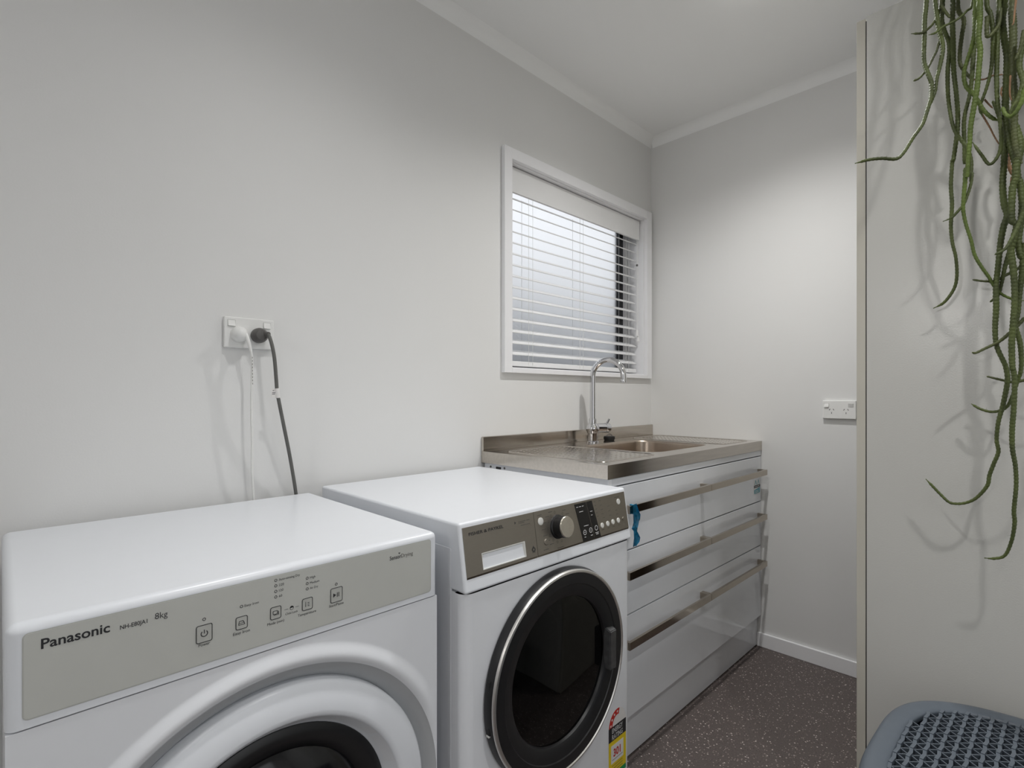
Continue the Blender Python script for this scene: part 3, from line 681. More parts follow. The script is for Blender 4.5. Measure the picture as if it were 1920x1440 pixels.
# energy label
LY0, LY1 = 1.1065, 1.1840; LX = QX + 0.0004; lw = LY1 - LY0
def ldec(pts, m, lift=0.0003, par=None, name='label_print'):
    bm = NB(); decal(bm, pts, (LX, LY0, 0), EY, EZ, lift, 0.0002); return obj(name, bm, m, par or wa)
arc = [(lw / 2 + lw / 2 * math.cos(a), 0.2480 + 0.042 * math.sin(a)) for a in [PI * k / 24 for k in range(25)]]
el = ldec([(lw, 0.10), (lw, 0.2480)] + arc[1:-1] + [(0, 0.2480), (0, 0.10)], 'paper', 0.0002, wa, 'energy_label')
bm = NB(); ro = [(lw / 2 + (lw / 2 - 0.001) * math.cos(a), 0.2480 + 0.041 * math.sin(a)) for a in [PI * (0.42 + 0.58 * k / 20) for k in range(21)]]
ri = [(lw / 2 + (lw / 2 - 0.016) * math.cos(a), 0.2480 + 0.026 * math.sin(a)) for a in [PI * (0.42 + 0.58 * k / 20) for k in range(21)]]
for k in range(20): decal(bm, [ro[k], ro[k + 1], ri[k + 1], ri[k]], (LX, LY0, 0), EY, EZ, 0.0004, 0.0001)
obj('rating_arc', bm, 'red', el)
bm = NB()
for k in range(4):
    a = PI * (0.94 - 0.145 * k); c_ = (lw / 2 + (lw / 2 - 0.0085) * math.cos(a), 0.2480 + 0.0335 * math.sin(a))
    decal(bm, [(c_[0] + (0.0042 if j % 2 == 0 else 0.0019) * math.sin(j * PI / 5), c_[1] + (0.0042 if j % 2 == 0 else 0.0019) * math.cos(j * PI / 5)) for j in range(10)], (LX, LY0, 0), EY, EZ, 0.0006, 0.0001)
obj('rating_star', bm, 'paper', el)
ldec([(0, 0.2135), (lw, 0.2135), (lw, 0.2500), (0, 0.2500)], 'inkbold', 0.0004, el)
ldec([(0, 0.1300), (lw, 0.1300), (lw, 0.2135), (0, 0.2135)], 'yellow', 0.0004, el)
ldec([(0.010, 0.1560), (lw - 0.012, 0.1560), (lw - 0.012, 0.2020), (0.010, 0.2020)], 'paper', 0.0006, el)
ldec([(0, 0.1180), (lw, 0.1180), (lw, 0.1300), (0, 0.1300)], 'green', 0.0004, el)
lettering(el, 'ENERGY', 'inkwhite', (LX, LY0 + 0.014, 0.2335), EY, EZ, 0.0125, 0.048, 0.015, lift=0.0008)
lettering(el, 'RATING', 'inkwhite', (LX, LY0 + 0.014, 0.2168), EY, EZ, 0.0125, 0.048, 0.015, lift=0.0008)
lettering(el, '301', 'red', (LX, LY0 + 0.020, 0.1720), EY, EZ, 0.0190, 0.032, 0.03, lift=0.0009)
for z_ in (0.1640, 0.1490, 0.1420, 0.1350): ldec([(0.014, z_), (lw - 0.016, z_), (lw - 0.016, z_ + 0.0012), (0.014, z_ + 0.0012)], 'inkgrey', 0.0008, el, 'fine_print')

# ================================================================== DRAWER CABINET
CY0, CY1, CX = 1.240, 2.390, 0.545
cb = thing('drawer_cabinet', 'white gloss cabinet of three long drawers under the steel sink top', 'cabinet', (0.28, 1.815, 0))
obj('base_board', boxb((0.012, CY0 + 0.0165, 0.10), (CX - 0.023, CY1 - 0.017, 0.116)), 'carcass', cb); obj('back_board', boxb((0.012, CY0 + 0.0165, 0.1165), (0.018, CY1 - 0.017, 0.8605)), 'carcass', cb); obj('side_panel', boxb((0.012, CY1 - 0.016, 0.0), (CX - 0.0235, CY1, 0.8605)), 'carcass', cb)
sp = obj('side_panel', boxb((0.012, CY0, 0.0), (CX - 0.0005, CY0 + 0.016, 0.8605), 0.0008), 'carcass', cb)
for xx, zz in ((0.045, 0.850), (0.115, 0.851)):
    bm = NB(); lathe(bm, (xx, CY0, zz), (0, -1, 0), [(0, 0.0018), (0.0035, 0.0015), (0.0042, 0)], 12); obj('screw', bm, 'greyplug', sp)
obj('bracket', boxb((0.075, CY0 - 0.004, 0.845), (0.098, CY0, 0.853), 0.001), 'black', sp)
obj('top_rail', boxb((CX - 0.021, CY0 + 0.0165, 0.8385), (CX - 0.001, CY1, 0.8605), 0.0008), 'gloss', cb)
obj('kickboard', boxb((CX - 0.036, CY0 + 0.0165, 0.004), (CX - 0.017, CY1, 0.136), 0.001), 'gloss', cb)
obj('kick_gap', boxb((CX - 0.035, CY0 + 0.0165, 0.0), (CX - 0.020, CY1 - 0.001, 0.004)), 'black', cb)
obj('shadow_gap', boxb((CX - 0.0225, CY0 + 0.0165, 0.137), (CX - 0.0205, CY1 - 0.001, 0.838)), 'blackmat', cb)
DZs = ((0.6410, 0.8345), (0.4475, 0.6370), (0.1375, 0.4435))
HZ = (0.7715, 0.5800, 0.3790)
for (z0, z1), hz in zip(DZs, HZ):
    dw = obj('drawer', boxb((CX - 0.020, CY0 + 0.0170, z0), (CX, CY1 - 0.004, z1), 0.0012), 'gloss', cb)
    for y0, y1 in ((1.290, 1.8165), (1.8175, 2.3560)):
        bm = NB(); X1 = CX + 0.038; hh = 0.0115
        box(bm, (X1 - 0.009, y0, hz - hh), (X1, y1, hz + hh), 0.0008)
        for ya, yb in ((y0, y0 + 0.011), (y1 - 0.011, y1)): box(bm, (CX - 0.0003, ya, hz - hh), (X1 - 0.0088, yb, hz + hh), 0.0006)
        obj('pull_handle', bm, 'nickel', dw)
    if hz == HZ[0]:                                         # water-rating sticker by the far end
        sx = CX + 0.0003
        def sdec(pts, m, lift=0.0003, par=None, name='sticker_print'):
            bm = NB(); decal(bm, pts, (sx, 2.3060, 0.677), EY, EZ, lift, 0.0002); return obj(name, bm, m, par or dw)
        st = sdec([(0, 0), (0.068, 0), (0.068, 0.058), (0, 0.058)], 'paper', 0.0002, dw, 'sticker')
        sdec([(0.002, 0.002), (0.066, 0.002), (0.066, 0.026), (0.002, 0.018)], 'teal', 0.0004, st)
        sdec([(0.000, 0.0265), (0.068, 0.0265), (0.068, 0.0375), (0.000, 0.0375)], 'inkbold', 0.0005, st)
        for y_ in (0.006, 0.036):
            bm = NB()
            for pts in ([(0, 0.039), (0.006, 0.039), (0.015, 0.058), (0.011, 0.060)], [(0.026, 0.039), (0.020, 0.039), (0.011, 0.060), (0.015, 0.060)]):
                decal(bm, [(a + y_, b) for a, b in pts], (sx, 2.3060, 0.677), EY, EZ, 0.0005, 0.0001)
            obj('sticker_print', bm, 'teal', st)
        for y_ in (0.008, 0.026, 0.044): sdec([(y_, 0.0305), (y_ + 0.012, 0.0305), (y_ + 0.012, 0.0335), (y_, 0.0335)], 'inkwhite', 0.0007, st)
        for z_ in (0.006, 0.012): sdec([(0.012, z_), (0.05, z_), (0.05, z_ + 0.002), (0.012, z_ + 0.002)], 'paper', 0.0007, st)

# ------------------------------------------------------------------ teal ribbon tied to the top handle
bm = NB(); rows = []
path = [(0.7850, 0.000, 0.010), (0.7680, -0.002, 0.026), (0.7560, 0.004, 0.034), (0.7440, 0.006, 0.032), (0.7320, 0.002, 0.024), (0.7220, -0.001, 0.026), (0.7120, 0.000, 0.010), (0.7000, 0.002, 0.022), (0.6880, 0.004, 0.034), (0.6800, 0.002, 0.026), (0.6690, -0.004, 0.008)]
for i, (z_, dy, wd_) in enumerate(path):
    row = []
    for k in range(7):
        u_ = (k / 6 - 0.5) * wd_; row.append(bm.verts.new((0.589 + 0.004 * math.sin(k * 2.1 + i * 0.9) + (0 if i else 0.0), 1.3095 + dy + u_, z_ + 0.004 * math.sin(k * 1.3 + i))))
    rows.append(row)
for A, B in zip(rows, rows[1:]):
    for k in range(6): bm.faces.new((A[k], A[k + 1], B[k + 1], B[k]))
bmesh.ops.solidify(bm, geom=list(bm.faces), thickness=0.0006)
box(bm, (CX + 0.0270, 1.3060, 0.7575), (CX + 0.0285, 1.3130, 0.7855)); box(bm, (CX + 0.0385, 1.3060, 0.7575), (CX + 0.0400, 1.3130, 0.7855)); box(bm, (CX + 0.0270, 1.3060, 0.7835), (CX + 0.0400, 1.3130, 0.7850)); box(bm, (CX + 0.0270, 1.3060, 0.7580), (CX + 0.0400, 1.3130, 0.7595))
tag(obj('ribbon', bm, 'ribbon'), 'short teal satin ribbon tied to the top drawer handle beside the washer', 'ribbon')

# ================================================================== STEEL SINK TOP
SY0_, SY1_, SX1, ST, SB = 1.233, FAR - 0.001, 0.5465, 0.902, 0.8615
sk = thing('sink_bench', 'stainless steel sink top with one bowl, two dimpled drainers and a low splashback', 'sink', (0.28, 1.81, SB))
BCX, BCY, BHX, BHY = 0.298, 1.845, 0.172, 0.225
outer = [(SX1 - BCX, SY1_ - BCY), (0.002 - BCX, SY1_ - BCY), (0.002 - BCX, SY0_ - BCY), (SX1 - BCX, SY0_ - BCY)]
inner = rrect(BHX, BHY, 0.075, 10)
bm = NB(); I, O = plate_hole(bm, outer, inner, lambda a, b: Vector((BCX + a, BCY + b, ST)), 120)
ext = bmesh.ops.extrude_edge_only(bm, edges=[e for e in bm.edges if e.is_boundary and all(v in O for v in e.verts)])
for v in ext['geom']:
    if isinstance(v, bmesh.types.BMVert): v.co.z = SB
obj('bench_top', bm, 'steel', sk, 30)
bm = NB(); levels = [(0.0, 0.0), (0.004, -0.002), (0.008, -0.010), (0.014, -0.10), (0.020, -0.135), (0.035, -0.152), (0.06, -0.158)]
rows = []
N_ = 72
for ins, dz in levels:
    pl = rrect(BHX - ins, BHY - ins, max(0.012, 0.075 - ins * 0.7), 10)
    rows.append([bm.verts.new((BCX + ray_poly(pl, 2 * PI * k / N_) * math.cos(2 * PI * k / N_), BCY + ray_poly(pl, 2 * PI * k / N_) * math.sin(2 * PI * k / N_), ST + dz)) for k in range(N_)])
for A, B in zip(rows, rows[1:]):
    for k in range(N_): bm.faces.new((A[k], A[(k + 1) % N_], B[(k + 1) % N_], B[k]))
bm.faces.new(rows[-1]); bowl = obj('bowl', bm, 'steel_bowl', sk, 60)
bm = NB(); lathe(bm, (BCX, BCY, ST - 0.158), (0, 0, 1), [(0, 0.001), (0.03, 0.001), (0.042, 0.003), (0.045, 0.0)], 32); obj('waste', bm, 'chrome', bowl)
obj('splashback', boxb((0.001, SY0_, ST - 0.001), (0.011, SY1_, 0.9535), 0.003, 3), 'steel', sk)
def drainer(y0, y1, x0, x1):
    cx, cy, hx, hy = (x0 + x1) / 2, (y0 + y1) / 2, (x1 - x0) / 2, (y1 - y0) / 2
    bm = NB(); loops = []
    for ins, h in ((0, 0), (0.002, 0.0018), (0.004, 0.0018), (0.006, 0.0)):
        loops.append([bm.verts.new((cx + a, cy + b, ST + h + 0.0002)) for a, b in rrect(hx - ins, hy - ins, 0.03 - ins, 6)])
    for A, B in zip(loops, loops[1:]):
        n = len(A)
        for k in range(n): bm.faces.new((A[k], A[(k + 1) % n], B[(k + 1) % n], B[k]))
    dn = obj('drainer_ridge', bm, 'steel', sk, 60)
    bm = NB(); nx = int((x1 - x0 - 0.04) / 0.027); ny = int((y1 - y0 - 0.03) / 0.027)
    for i in range(nx + 1):
        for j in range(ny + 1):
            lathe(bm, (x0 + 0.02 + i * (x1 - x0 - 0.04) / nx, y0 + 0.018 + (j + 0.5 * (i % 2) - 0.25) * (y1 - y0 - 0.036) / ny, ST), (0, 0, 1), [(0.0046, 0), (0.0036, 0.0007), (0.0020, 0.0011), (0, 0.0012)], 10)
    dd_ = obj('dimples', bm, 'steel', dn, 80); dd_['kind'] = 'stuff'
drainer(1.275, 1.590, 0.075, 0.500)
drainer(2.105, 2.365, 0.060, 0.505)

# ------------------------------------------------------------------ tap
TX, TY = 0.070, 1.802
tp = thing('mixer_tap', 'tall chrome gooseneck mixer tap behind the sink bowl', 'tap', (TX, TY, ST))
bm = NB(); lathe(bm, (TX, TY, ST), (0, 0, 1), [(0, 0), (0.027, 0), (0.027, 0.004), (0.0205, 0.007), (0.0205, 0.036), (0.023, 0.042), (0.0275, 0.052), (0.0285, 0.060), (0.0265, 0.070), (0.020, 0.079), (0.0165, 0.081), (0.0165, 0.098), (0.0145, 0.100), (0.0145, 0.102), (0, 0.102)], 40); obj('body', bm, 'chrome', tp)
R_ = 0.070; zt = 1.263 - 0.0125 - R_
pts = [Vector((TX, TY, ST + 0.100))] + [Vector((TX, TY, ST + 0.1 + (zt - ST - 0.1) * k / 8)) for k in range(1, 9)]
dirv = Vector((0.985, 0.17, 0)).normalized()
for k in range(1, 25):
    a = PI - PI * k / 24; pts.append(Vector((TX, TY, zt)) + dirv * (R_ + R_ * math.cos(a)) + EZ * (R_ * math.sin(a)))
pts += [pts[-1] + EZ * -0.008, pts[-1] + EZ * -0.017]
bm = NB(); tube(bm, pts, 0.0118, 20); obj('spout', bm, 'chrome', tp, 50)
bm = NB(); e = pts[-1]; lathe(bm, e, (0, 0, -1), [(0.0122, -0.004), (0.0128, 0.0), (0.0128, 0.008), (0.009, 0.008), (0, 0.006)], 24); obj('aerator', bm, 'chrome', tp)
hd = Vector((0.25, 0.97, 0)).normalized()
bm = NB(); lathe(bm, Vector((TX, TY, ST + 0.060)), hd, [(0.0, 0.015), (0.0205, 0.015), (0.0205, 0.062), (0.0195, 0.063), (0.0195, 0.065), (0.0212, 0.066), (0.0212, 0.084), (0.0185, 0.089), (0, 0.090)], 32); hn = obj('mixer_barrel', bm, 'chrome', tp)
bm = NB(); h0 = Vector((TX, TY, ST + 0.077)) + hd * 0.078; tube(bm, [h0, h0 + Vector((0, 0.005, 0.008)), h0 + Vector((0.002, 0.013, 0.020))], 0.0046, 10); obj('lever', bm, 'chrome', hn)

# ------------------------------------------------------------------ plug on the ledge behind the bowl
PXc, PYc = 0.058, 1.940
bm = NB(); lathe(bm, (PXc, PYc, ST), (0, 0, 1), [(0, 0), (0.021, 0), (0.025, 0.006), (0.025, 0.016), (0.022, 0.0185), (0, 0.0185)], 28)
pl = tag(obj('sink_plug', bm, 'blackmat'), 'black rubber sink plug lying on the steel ledge by the tap', 'plug')
bm = NB(); tube(bm, [Vector((PXc + 0.014 * math.cos(a) * 0.3, PYc + 0.014 * math.cos(a), ST + 0.018 + 0.010 * math.sin(a))) for a in [PI * k / 12 for k in range(13)]], 0.0018, 8); obj('pull_ring', bm, 'greyplug', pl)

# ================================================================== POWER OUTLETS AND CORDS
def rocker(par, o, xd, w_, h_, nn, down):
    """tilted rocker switch"""
    o = Vector(o); xd = Vector(xd); nn = Vector(nn); bm = NB()
    t0, t1 = (0.0042, 0.0008) if down else (0.0008, 0.0042)
    base = [o - xd * w_ / 2 - EZ * h_ / 2, o + xd * w_ / 2 - EZ * h_ / 2, o + xd * w_ / 2 + EZ * h_ / 2, o - xd * w_ / 2 + EZ * h_ / 2]
    top = [base[0] + nn * t0, base[1] + nn * t0, base[2] + nn * t1, base[3] + nn * t1]
    A = [bm.verts.new(p) for p in base]; B = [bm.verts.new(p) for p in top]
    bm.faces.new(A); bm.faces.new(B)
    for i in range(4): bm.faces.new((A[i], A[(i + 1) % 4], B[(i + 1) % 4], B[i]))
    sw = obj('switch', bm, 'outletw', par)
    bm = NB(); ring_decal(bm, [(-w_ / 2 - 0.0012, -h_ / 2 - 0.0012), (w_ / 2 + 0.0012, -h_ / 2 - 0.0012), (w_ / 2 + 0.0012, h_ / 2 + 0.0012), (-w_ / 2 - 0.0012, h_ / 2 + 0.0012)], [(-w_ / 2 - 0.0002, -h_ / 2 - 0.0002), (w_ / 2 + 0.0002, -h_ / 2 - 0.0002), (w_ / 2 + 0.0002, h_ / 2 + 0.0002), (-w_ / 2 - 0.0002, h_ / 2 + 0.0002)], o, xd, EZ, 0.0002)
    obj('switch_gap', bm, 'panelgrey', sw)
o1 = thing('power_outlet', 'white double power outlet above the dryer with two plugs in it', 'power outlet', (0, 0.451, 1.257), 'power outlets')
OX = 0.013
obj('faceplate', boxb((0, 0.3925, 1.2195), (OX, 0.5095, 1.2950), 0.0022, 3), 'outletw', o1)
rocker(o1, (OX, 0.4085, 1.2795), EY, 0.0160, 0.0145, EX, True); rocker(o1, (OX, 0.4920, 1.2795), EY, 0.0160, 0.0145, EX, True)
o2 = thing('power_outlet', 'white double power outlet with empty sockets on the far wall beside the tall cabinet', 'power outlet', (0.845, FAR, 1.045), 'power outlets')
FO = FAR - 0.013
obj('faceplate', boxb((0.7865, FO, 1.0085), (0.9025, FAR, 1.0810), 0.0022, 3), 'outletw', o2)
rocker(o2, (0.8010, FO, 1.0620), EX, 0.0160, 0.0135, (0, -1, 0), True); rocker(o2, (0.8850, FO, 1.0620), EX, 0.0160, 0.0135, (0, -1, 0), False)
for cx_ in (0.8190, 0.8690):
    bm = NB()
    for dx_, dz, rot, h_ in ((-0.0068, 0.0063, -0.52, 0.0068), (0.0068, 0.0063, 0.52, 0.0068), (0, -0.0070, 0, 0.0072)):
        c_, s_ = math.cos(rot), math.sin(rot)
        decal(bm, [(dx_ + a * c_ - b * s_, dz + a * s_ + b * c_) for a, b in ((-0.0010, -h_ / 2), (0.0010, -h_ / 2), (0.0010, h_ / 2), (-0.0010, h_ / 2))], (cx_, FO, 1.0385), EX, EZ, 0.0002, 0.0002)
    obj('socket_slots', bm, 'black', o2)
# white cord
c1 = thing('plug_lead', 'thin white power lead and plug hanging from the outlet', 'power lead', (0.02, 0.43, 1.25))
bm = NB(); lathe(bm, (OX, 0.4240, 1.2520), (1, 0, 0), [(0, 0), (0.0190, 0), (0.0190, 0.012), (0.0178, 0.020), (0.013, 0.028), (0.008, 0.0315), (0, 0.0325)], 32); p1 = obj('plug', bm, 'outletw', c1)
ex = Vector((0.0400, 0.4340, 1.2490))
bm = NB(); tube(bm, [ex + Vector((-0.006, -0.003, 0.008)), ex, ex + Vector((0.005, 0.005, -0.020)), ex + Vector((0.006, 0.009, -0.040))], lambda f, i: 0.0062 - 0.0030 * f, 12); obj('strain_relief', bm, 'outletw', p1)
bm = NB(); tube(bm, spline([ex, (0.045, 0.4384, 1.2295), (0.046, 0.4432, 1.2079), (0.044, 0.4462, 1.1753), (0.042, 0.4455, 1.1131), (0.040, 0.4458, 1.0471), (0.037, 0.4485, 0.9918), (0.030, 0.4504, 0.9174), (0.021, 0.4572, 0.8413), (0.014, 0.460, 0.78), (0.010, 0.462, 0.70)], 0.01), 0.0030, 10); cab1 = obj('cable', bm, 'cordw', c1)
bm = NB()
for k in range(9): box(bm, (0.0490 - k * 0.0003, 0.4445 + k * 0.0002, 1.192 - k * 0.008), (0.0493 - k * 0.0003, 0.4455 + k * 0.0002, 1.196 - k * 0.008))
obj('cable_print', bm, 'inkgrey', cab1)['kind'] = 'stuff'
# grey cord
c2 = thing('plug_lead', 'thick grey power lead with a white tag, plugged in beside the white one', 'power lead', (0.02, 0.47, 1.25))
bm = NB(); lathe(bm, (OX, 0.4705, 1.2525), (1, 0, 0), [(0, 0), (0.0180, 0), (0.0190, 0.004), (0.0190, 0.014), (0.0175, 0.022), (0.013, 0.029), (0, 0.032)], 32); p2 = obj('plug', bm, 'greyplug', c2)
bm = NB(); tube(bm, [Vector((OX + 0.014, 0.474, 1.2545)), Vector((OX + 0.028, 0.4795, 1.2555)), Vector((OX + 0.037, 0.4835, 1.2540))], lambda f, i: 0.0080 - 0.0018 * f, 14); obj('strain_relief', bm, 'greyplug', p2)
gp = [(0.036, 0.478, 1.2550), (0.047, 0.4825, 1.2545), (0.058, 0.4864, 1.2357), (0.064, 0.4921, 1.1949), (0.063, 0.4971, 1.1394), (0.061, 0.5008, 1.1059), (0.053, 0.5173, 1.0341), (0.043, 0.5362, 0.9563), (0.030, 0.5528, 0.8878), (0.021, 0.5635, 0.8384), (0.014, 0.574, 0.77), (0.010, 0.582, 0.70)]
bm = NB(); tube(bm, spline(gp, 0.01), 0.0045, 12); cab2 = obj('cable', bm, 'greycord', c2)
bm = NB(); tube(bm, [Vector((0.0620, 0.4990, 1.1190)), Vector((0.0606, 0.5018, 1.0950))], 0.0054, 14); tg = obj('tag', bm, 'paper', cab2)
obj('tag_flag', boxb((0.0615, 0.4860, 1.0960), (0.0622, 0.5010, 1.1180)), 'paper', tg)
bm = NB()
for k, (y_, z_, w_) in enumerate(((0.4885, 1.1125, 0.004), (0.4875, 1.1070, 0.008), (0.4870, 1.1035, 0.007))): box(bm, (0.0621, y_, z_), (0.0624, y_ + w_, z_ + 0.0014))
obj('tag_print', bm, 'ink', tg)['kind'] = 'stuff'

# ================================================================== TALL CABINET
TYF = 1.45; TXD0, TXD1 = 1.1032, 1.1212; TXC = 1.1232; TTOP = 1.989
tc_ = thing('tall_cabinet', 'tall off-white cupboard on the right, seen from its end panel', 'cupboard', (1.45, 1.75, 0))
obj('end_panel', boxb((TXC, TYF, 0.0), (1.745, TYF + 0.018, TTOP), 0.0006), 'cabinet', tc_)
obj('end_panel', boxb((TXC, 2.032, 0.0), (1.745, 2.05, TTOP), 0.0006), 'cabinet', tc_)
obj('top_panel', boxb((TXC, TYF + 0.0185, TTOP - 0.018), (1.745, 2.0315, TTOP)), 'cabinet', tc_)
obj('back_panel', boxb((1.730, TYF + 0.0185, 0.05), (1.745, 2.0315, TTOP - 0.0185)), 'cabinet', tc_)
for z_ in (0.06, 0.5, 0.95, 1.4): obj('shelf', boxb((TXC + 0.02, TYF + 0.0185, z_), (1.729, 2.0315, z_ + 0.018)), 'cabinet', tc_)
obj('gap_shade', boxb((TXD1, TYF + 0.002, 0.05), (TXC, TYF + 0.016, TTOP - 0.01)), 'black', tc_)  # black strip stands in for the dark of the open door gap
for y0, y1 in ((TYF, 1.748), (1.752, 2.05)):
    tdr = obj('door', boxb((TXD0, y0, 0.004), (TXD1, y1, TTOP - 0.004), 0.0010), 'edge', tc_)
    yk = y1 - 0.04 if y0 < 1.5 else y0 + 0.04
    bm = NB(); lathe(bm, (TXD0, yk, 1.0), (-1, 0, 0), [(0, 0), (0.007, 0), (0.007, 0.012), (0.014, 0.016), (0.014, 0.024), (0, 0.025)], 20); obj('knob', bm, 'chrome', tdr)

# ================================================================== HANGING PLANT
def px(u, v, d):
    """the point that lies d in front of the end panel along the sight line through a photo pixel: stems are surveyed like this, then stand in space"""
    a = (u - 960) / F_PX; b = (HORIZON - v) / F_PX; c_, s_ = math.cos(YAW), math.sin(YAW)
    r = Vector((-s_ + c_ * a, c_ + s_ * a, b)); return CAM + r * ((TYF - d) / r.y)
def zA(p): return (p[0] / 4.236 + 1590, p[1] / 4.236)
def zB(p): return (p[0] / 3.6 + 1590, p[1] / 3.6 + 300)
def zC(p): return (p[0] / 3.6 + 1590, p[1] / 3.6 + 680)
POT = Vector((1.395, 1.585, TTOP))
plant = thing('hanging_cactus', 'trailing rat-tail cactus with long green stems hanging down the tall cupboard end', 'plant', POT)
bm = NB(); lathe(bm, POT, (0, 0, 1), [(0, 0), (0.070, 0), (0.078, 0.01), (0.098, 0.130), (0.101, 0.135), (0.101, 0.142), (0.093, 0.142), (0.088, 0.120), (0, 0.120)], 40); obj('pot', bm, 'pot', plant)
bm = NB(); lathe(bm, POT, (0, 0, 1), [(0.0885, 0.1205), (0.06, 0.126), (0, 0.128)], 32); obj('soil', bm, 'soil', plant)
rnd = random.Random(3)
spines_total = 0
def stem(pixels, d0, d1, r0, r1, m='stem', from_pot=False, spines=True, name='stem'):
    n = len(pixels)
    pts = [px(u, v, d0 + (d1 - d0) * (i / (n - 1)) ** 1.3) for i, (u, v) in enumerate(pixels)]
    if from_pot:
        a = pts[0]; up = []
        side = Vector((a.x - POT.x, 0, 0))
        start = POT + Vector((max(-0.07, min(0.07, side.x * 0.45)), rnd.uniform(-0.05, 0.0), 0.128))
        rimp = POT + Vector((max(-0.10, min(0.10, side.x * 0.62)), -0.085 - rnd.uniform(0, 0.012), 0.165 + rnd.uniform(0, 0.02)))
        over = Vector((a.x * 0.55 + rimp.x * 0.45, a.y * 0.72 + rimp.y * 0.28, 2.09 + rnd.uniform(0, 0.02)))
        pts = [start, rimp, over, Vector((a.x, a.y, max(a.z + 0.05, 1.99)))] + pts
    sp_ = spline(pts, 0.0021); bm = NB(); L_ = len(sp_)
    ph = rnd.uniform(0, 6)
    def rad(f, i):
        r = 0.84 * (r0 + (r1 - r0) * f ** 1.4)
        if f > 0.985: r *= max(0.35, (1 - f) / 0.015)
        return r * (1 + 0.11 * math.sin(i * 2.0 + ph) + 0.05 * math.sin(i * 0.08 + ph))
    tube(bm, sp_, rad, 9); so = obj(name, bm, m, plant, 80)
    if spines:
        bm = NB(); k = 0
        while k < L_ - 2:
            t = (sp_[k + 1] - sp_[k]).normalized(); u, v, _ = frame3(t); a = rnd.uniform(0, 2 * PI); dv = (u * math.cos(a) + v * math.sin(a)); r = rad(k / (L_ - 1), k)
            ln = rnd.uniform(0.002, 0.006); b0 = sp_[k] + dv * r * 0.9; s1 = t.cross(dv) * 0.00030; s2 = t * 0.00030
            q = [bm.verts.new(b0 + s1), bm.verts.new(b0 - s1 * 0.5 + s2), bm.verts.new(b0 - s1 * 0.5 - s2), bm.verts.new(b0 + dv * ln + t * rnd.uniform(-0.001, 0.002))]
            for tri in ((0, 1, 3), (1, 2, 3), (2, 0, 3)): bm.faces.new([q[j] for j in tri])
            k += rnd.randint(4, 8)
        s_o = obj('spines', bm, 'spine', so); s_o['kind'] = 'stuff'
A_ = lambda L_: [zA(p) for p in L_]
B_ = lambda L_: [zB(p) for p in L_]
C_ = lambda L_: [zC(p) for p in L_]
stem(A_([(622, 0), (608, 150), (605, 300), (603, 480), (625, 560), (660, 650), (662, 730), (655, 790), (625, 890), (590, 990), (520, 1090), (440, 1215), (380, 1262), (270, 1258), (160, 1270), (55, 1298)]), 0.10, 0.22, 0.0062, 0.0034, 'stem', True)
stem(A_([(692, 0), (705, 120), (720, 230), (745, 320), (752, 400), (735, 500), (705, 620), (690, 720), (665, 790), (640, 850)]), 0.09, 0.14, 0.0060, 0.0040, 'stem', True)
stem(A_([(738, 0), (720, 100), (680, 180), (640, 225), (590, 262), (500, 268)]), 0.08, 0.13, 0.0038, 0.0026, 'stem_dark', True)
stem(A_([(725, 330), (700, 410), (680, 450), (640, 530), (600, 585), (560, 625), (518, 642)]), 0.10, 0.13, 0.0030, 0.0024, 'stem_dark')
stem(A_([(750, 20), (745, 150), (765, 240), (800, 330), (805, 420), (792, 560), (795, 760), (820, 940), (850, 1040), (905, 1120), (950, 1180), (980, 1290), (975, 1440)]) + B_([(838, 90), (830, 160), (805, 240), (780, 300), (720, 370), (690, 395), (640, 415)]), 0.06, 0.09, 0.0058, 0.0028, 'stem', True)
stem(A_([(835, 0), (830, 150), (835, 350), (840, 560), (860, 740), (872, 900), (868, 1040), (855, 1150), (835, 1280)]) + B_([(705, 0), (695, 170), (702, 300), (695, 450), (705, 560), (728, 660), (735, 780), (715, 870), (650, 960), (575, 1002)]), 0.07, 0.03, 0.0062, 0.0032, 'stem', True)
stem(A_([(990, 0), (940, 90), (860, 160), (760, 210), (700, 258), (640, 278)]), 0.10, 0.13, 0.0034, 0.0024, 'stem', True)
stem(A_([(742, 45), (770, 90), (810, 140)]), 0.09, 0.10, 0.0034, 0.0026, 'stem_dark')
stem(A_([(870, 0), (880, 90), (920, 160), (905, 280), (890, 400), (890, 500), (920, 560), (960, 605), (1005, 635)]), 0.05, 0.05, 0.0074, 0.0034, 'stem_dark', True)
stem(A_([(1015, 0), (1010, 150), (1005, 280), (975, 400), (935, 520), (920, 600), (940, 690), (990, 740), (1030, 800), (1080, 880), (1150, 940), (1210, 962)]), 0.11, 0.07, 0.0072, 0.0036, 'stem_light', True)
stem(A_([(1045, 0), (1045, 150), (1035, 300), (1050, 400), (1040, 540), (1025, 700), (1000, 850), (975, 1000), (965, 1150), (955, 1260), (945, 1400)]) + B_([(795, 60), (790, 150), (780, 270), (778, 340), (795, 430), (830, 540), (855, 640), (900, 720), (950, 790), (985, 850), (1030, 900), (1100, 935), (1190, 950)]), 0.12, 0.05, 0.0072, 0.0028, 'stem_light', True)
stem(A_([(1000, 350), (985, 600), (965, 760), (930, 900), (920, 1000), (925, 1150), (925, 1280), (940, 1300)]), 0.08, 0.05, 0.0046, 0.0036, 'stem')
stem(A_([(1100, 0), (1130, 110), (1150, 240), (1150, 400), (1135, 560), (1100, 700), (1060, 810), (1048, 860), (1070, 930)]), 0.10, 0.07, 0.0068, 0.0030, 'stem', True)
stem(A_([(1105, 130), (1105, 285), (1150, 260), (1200, 185), (1215, 60)]), 0.12, 0.10, 0.0040, 0.0034, 'stem_dark')
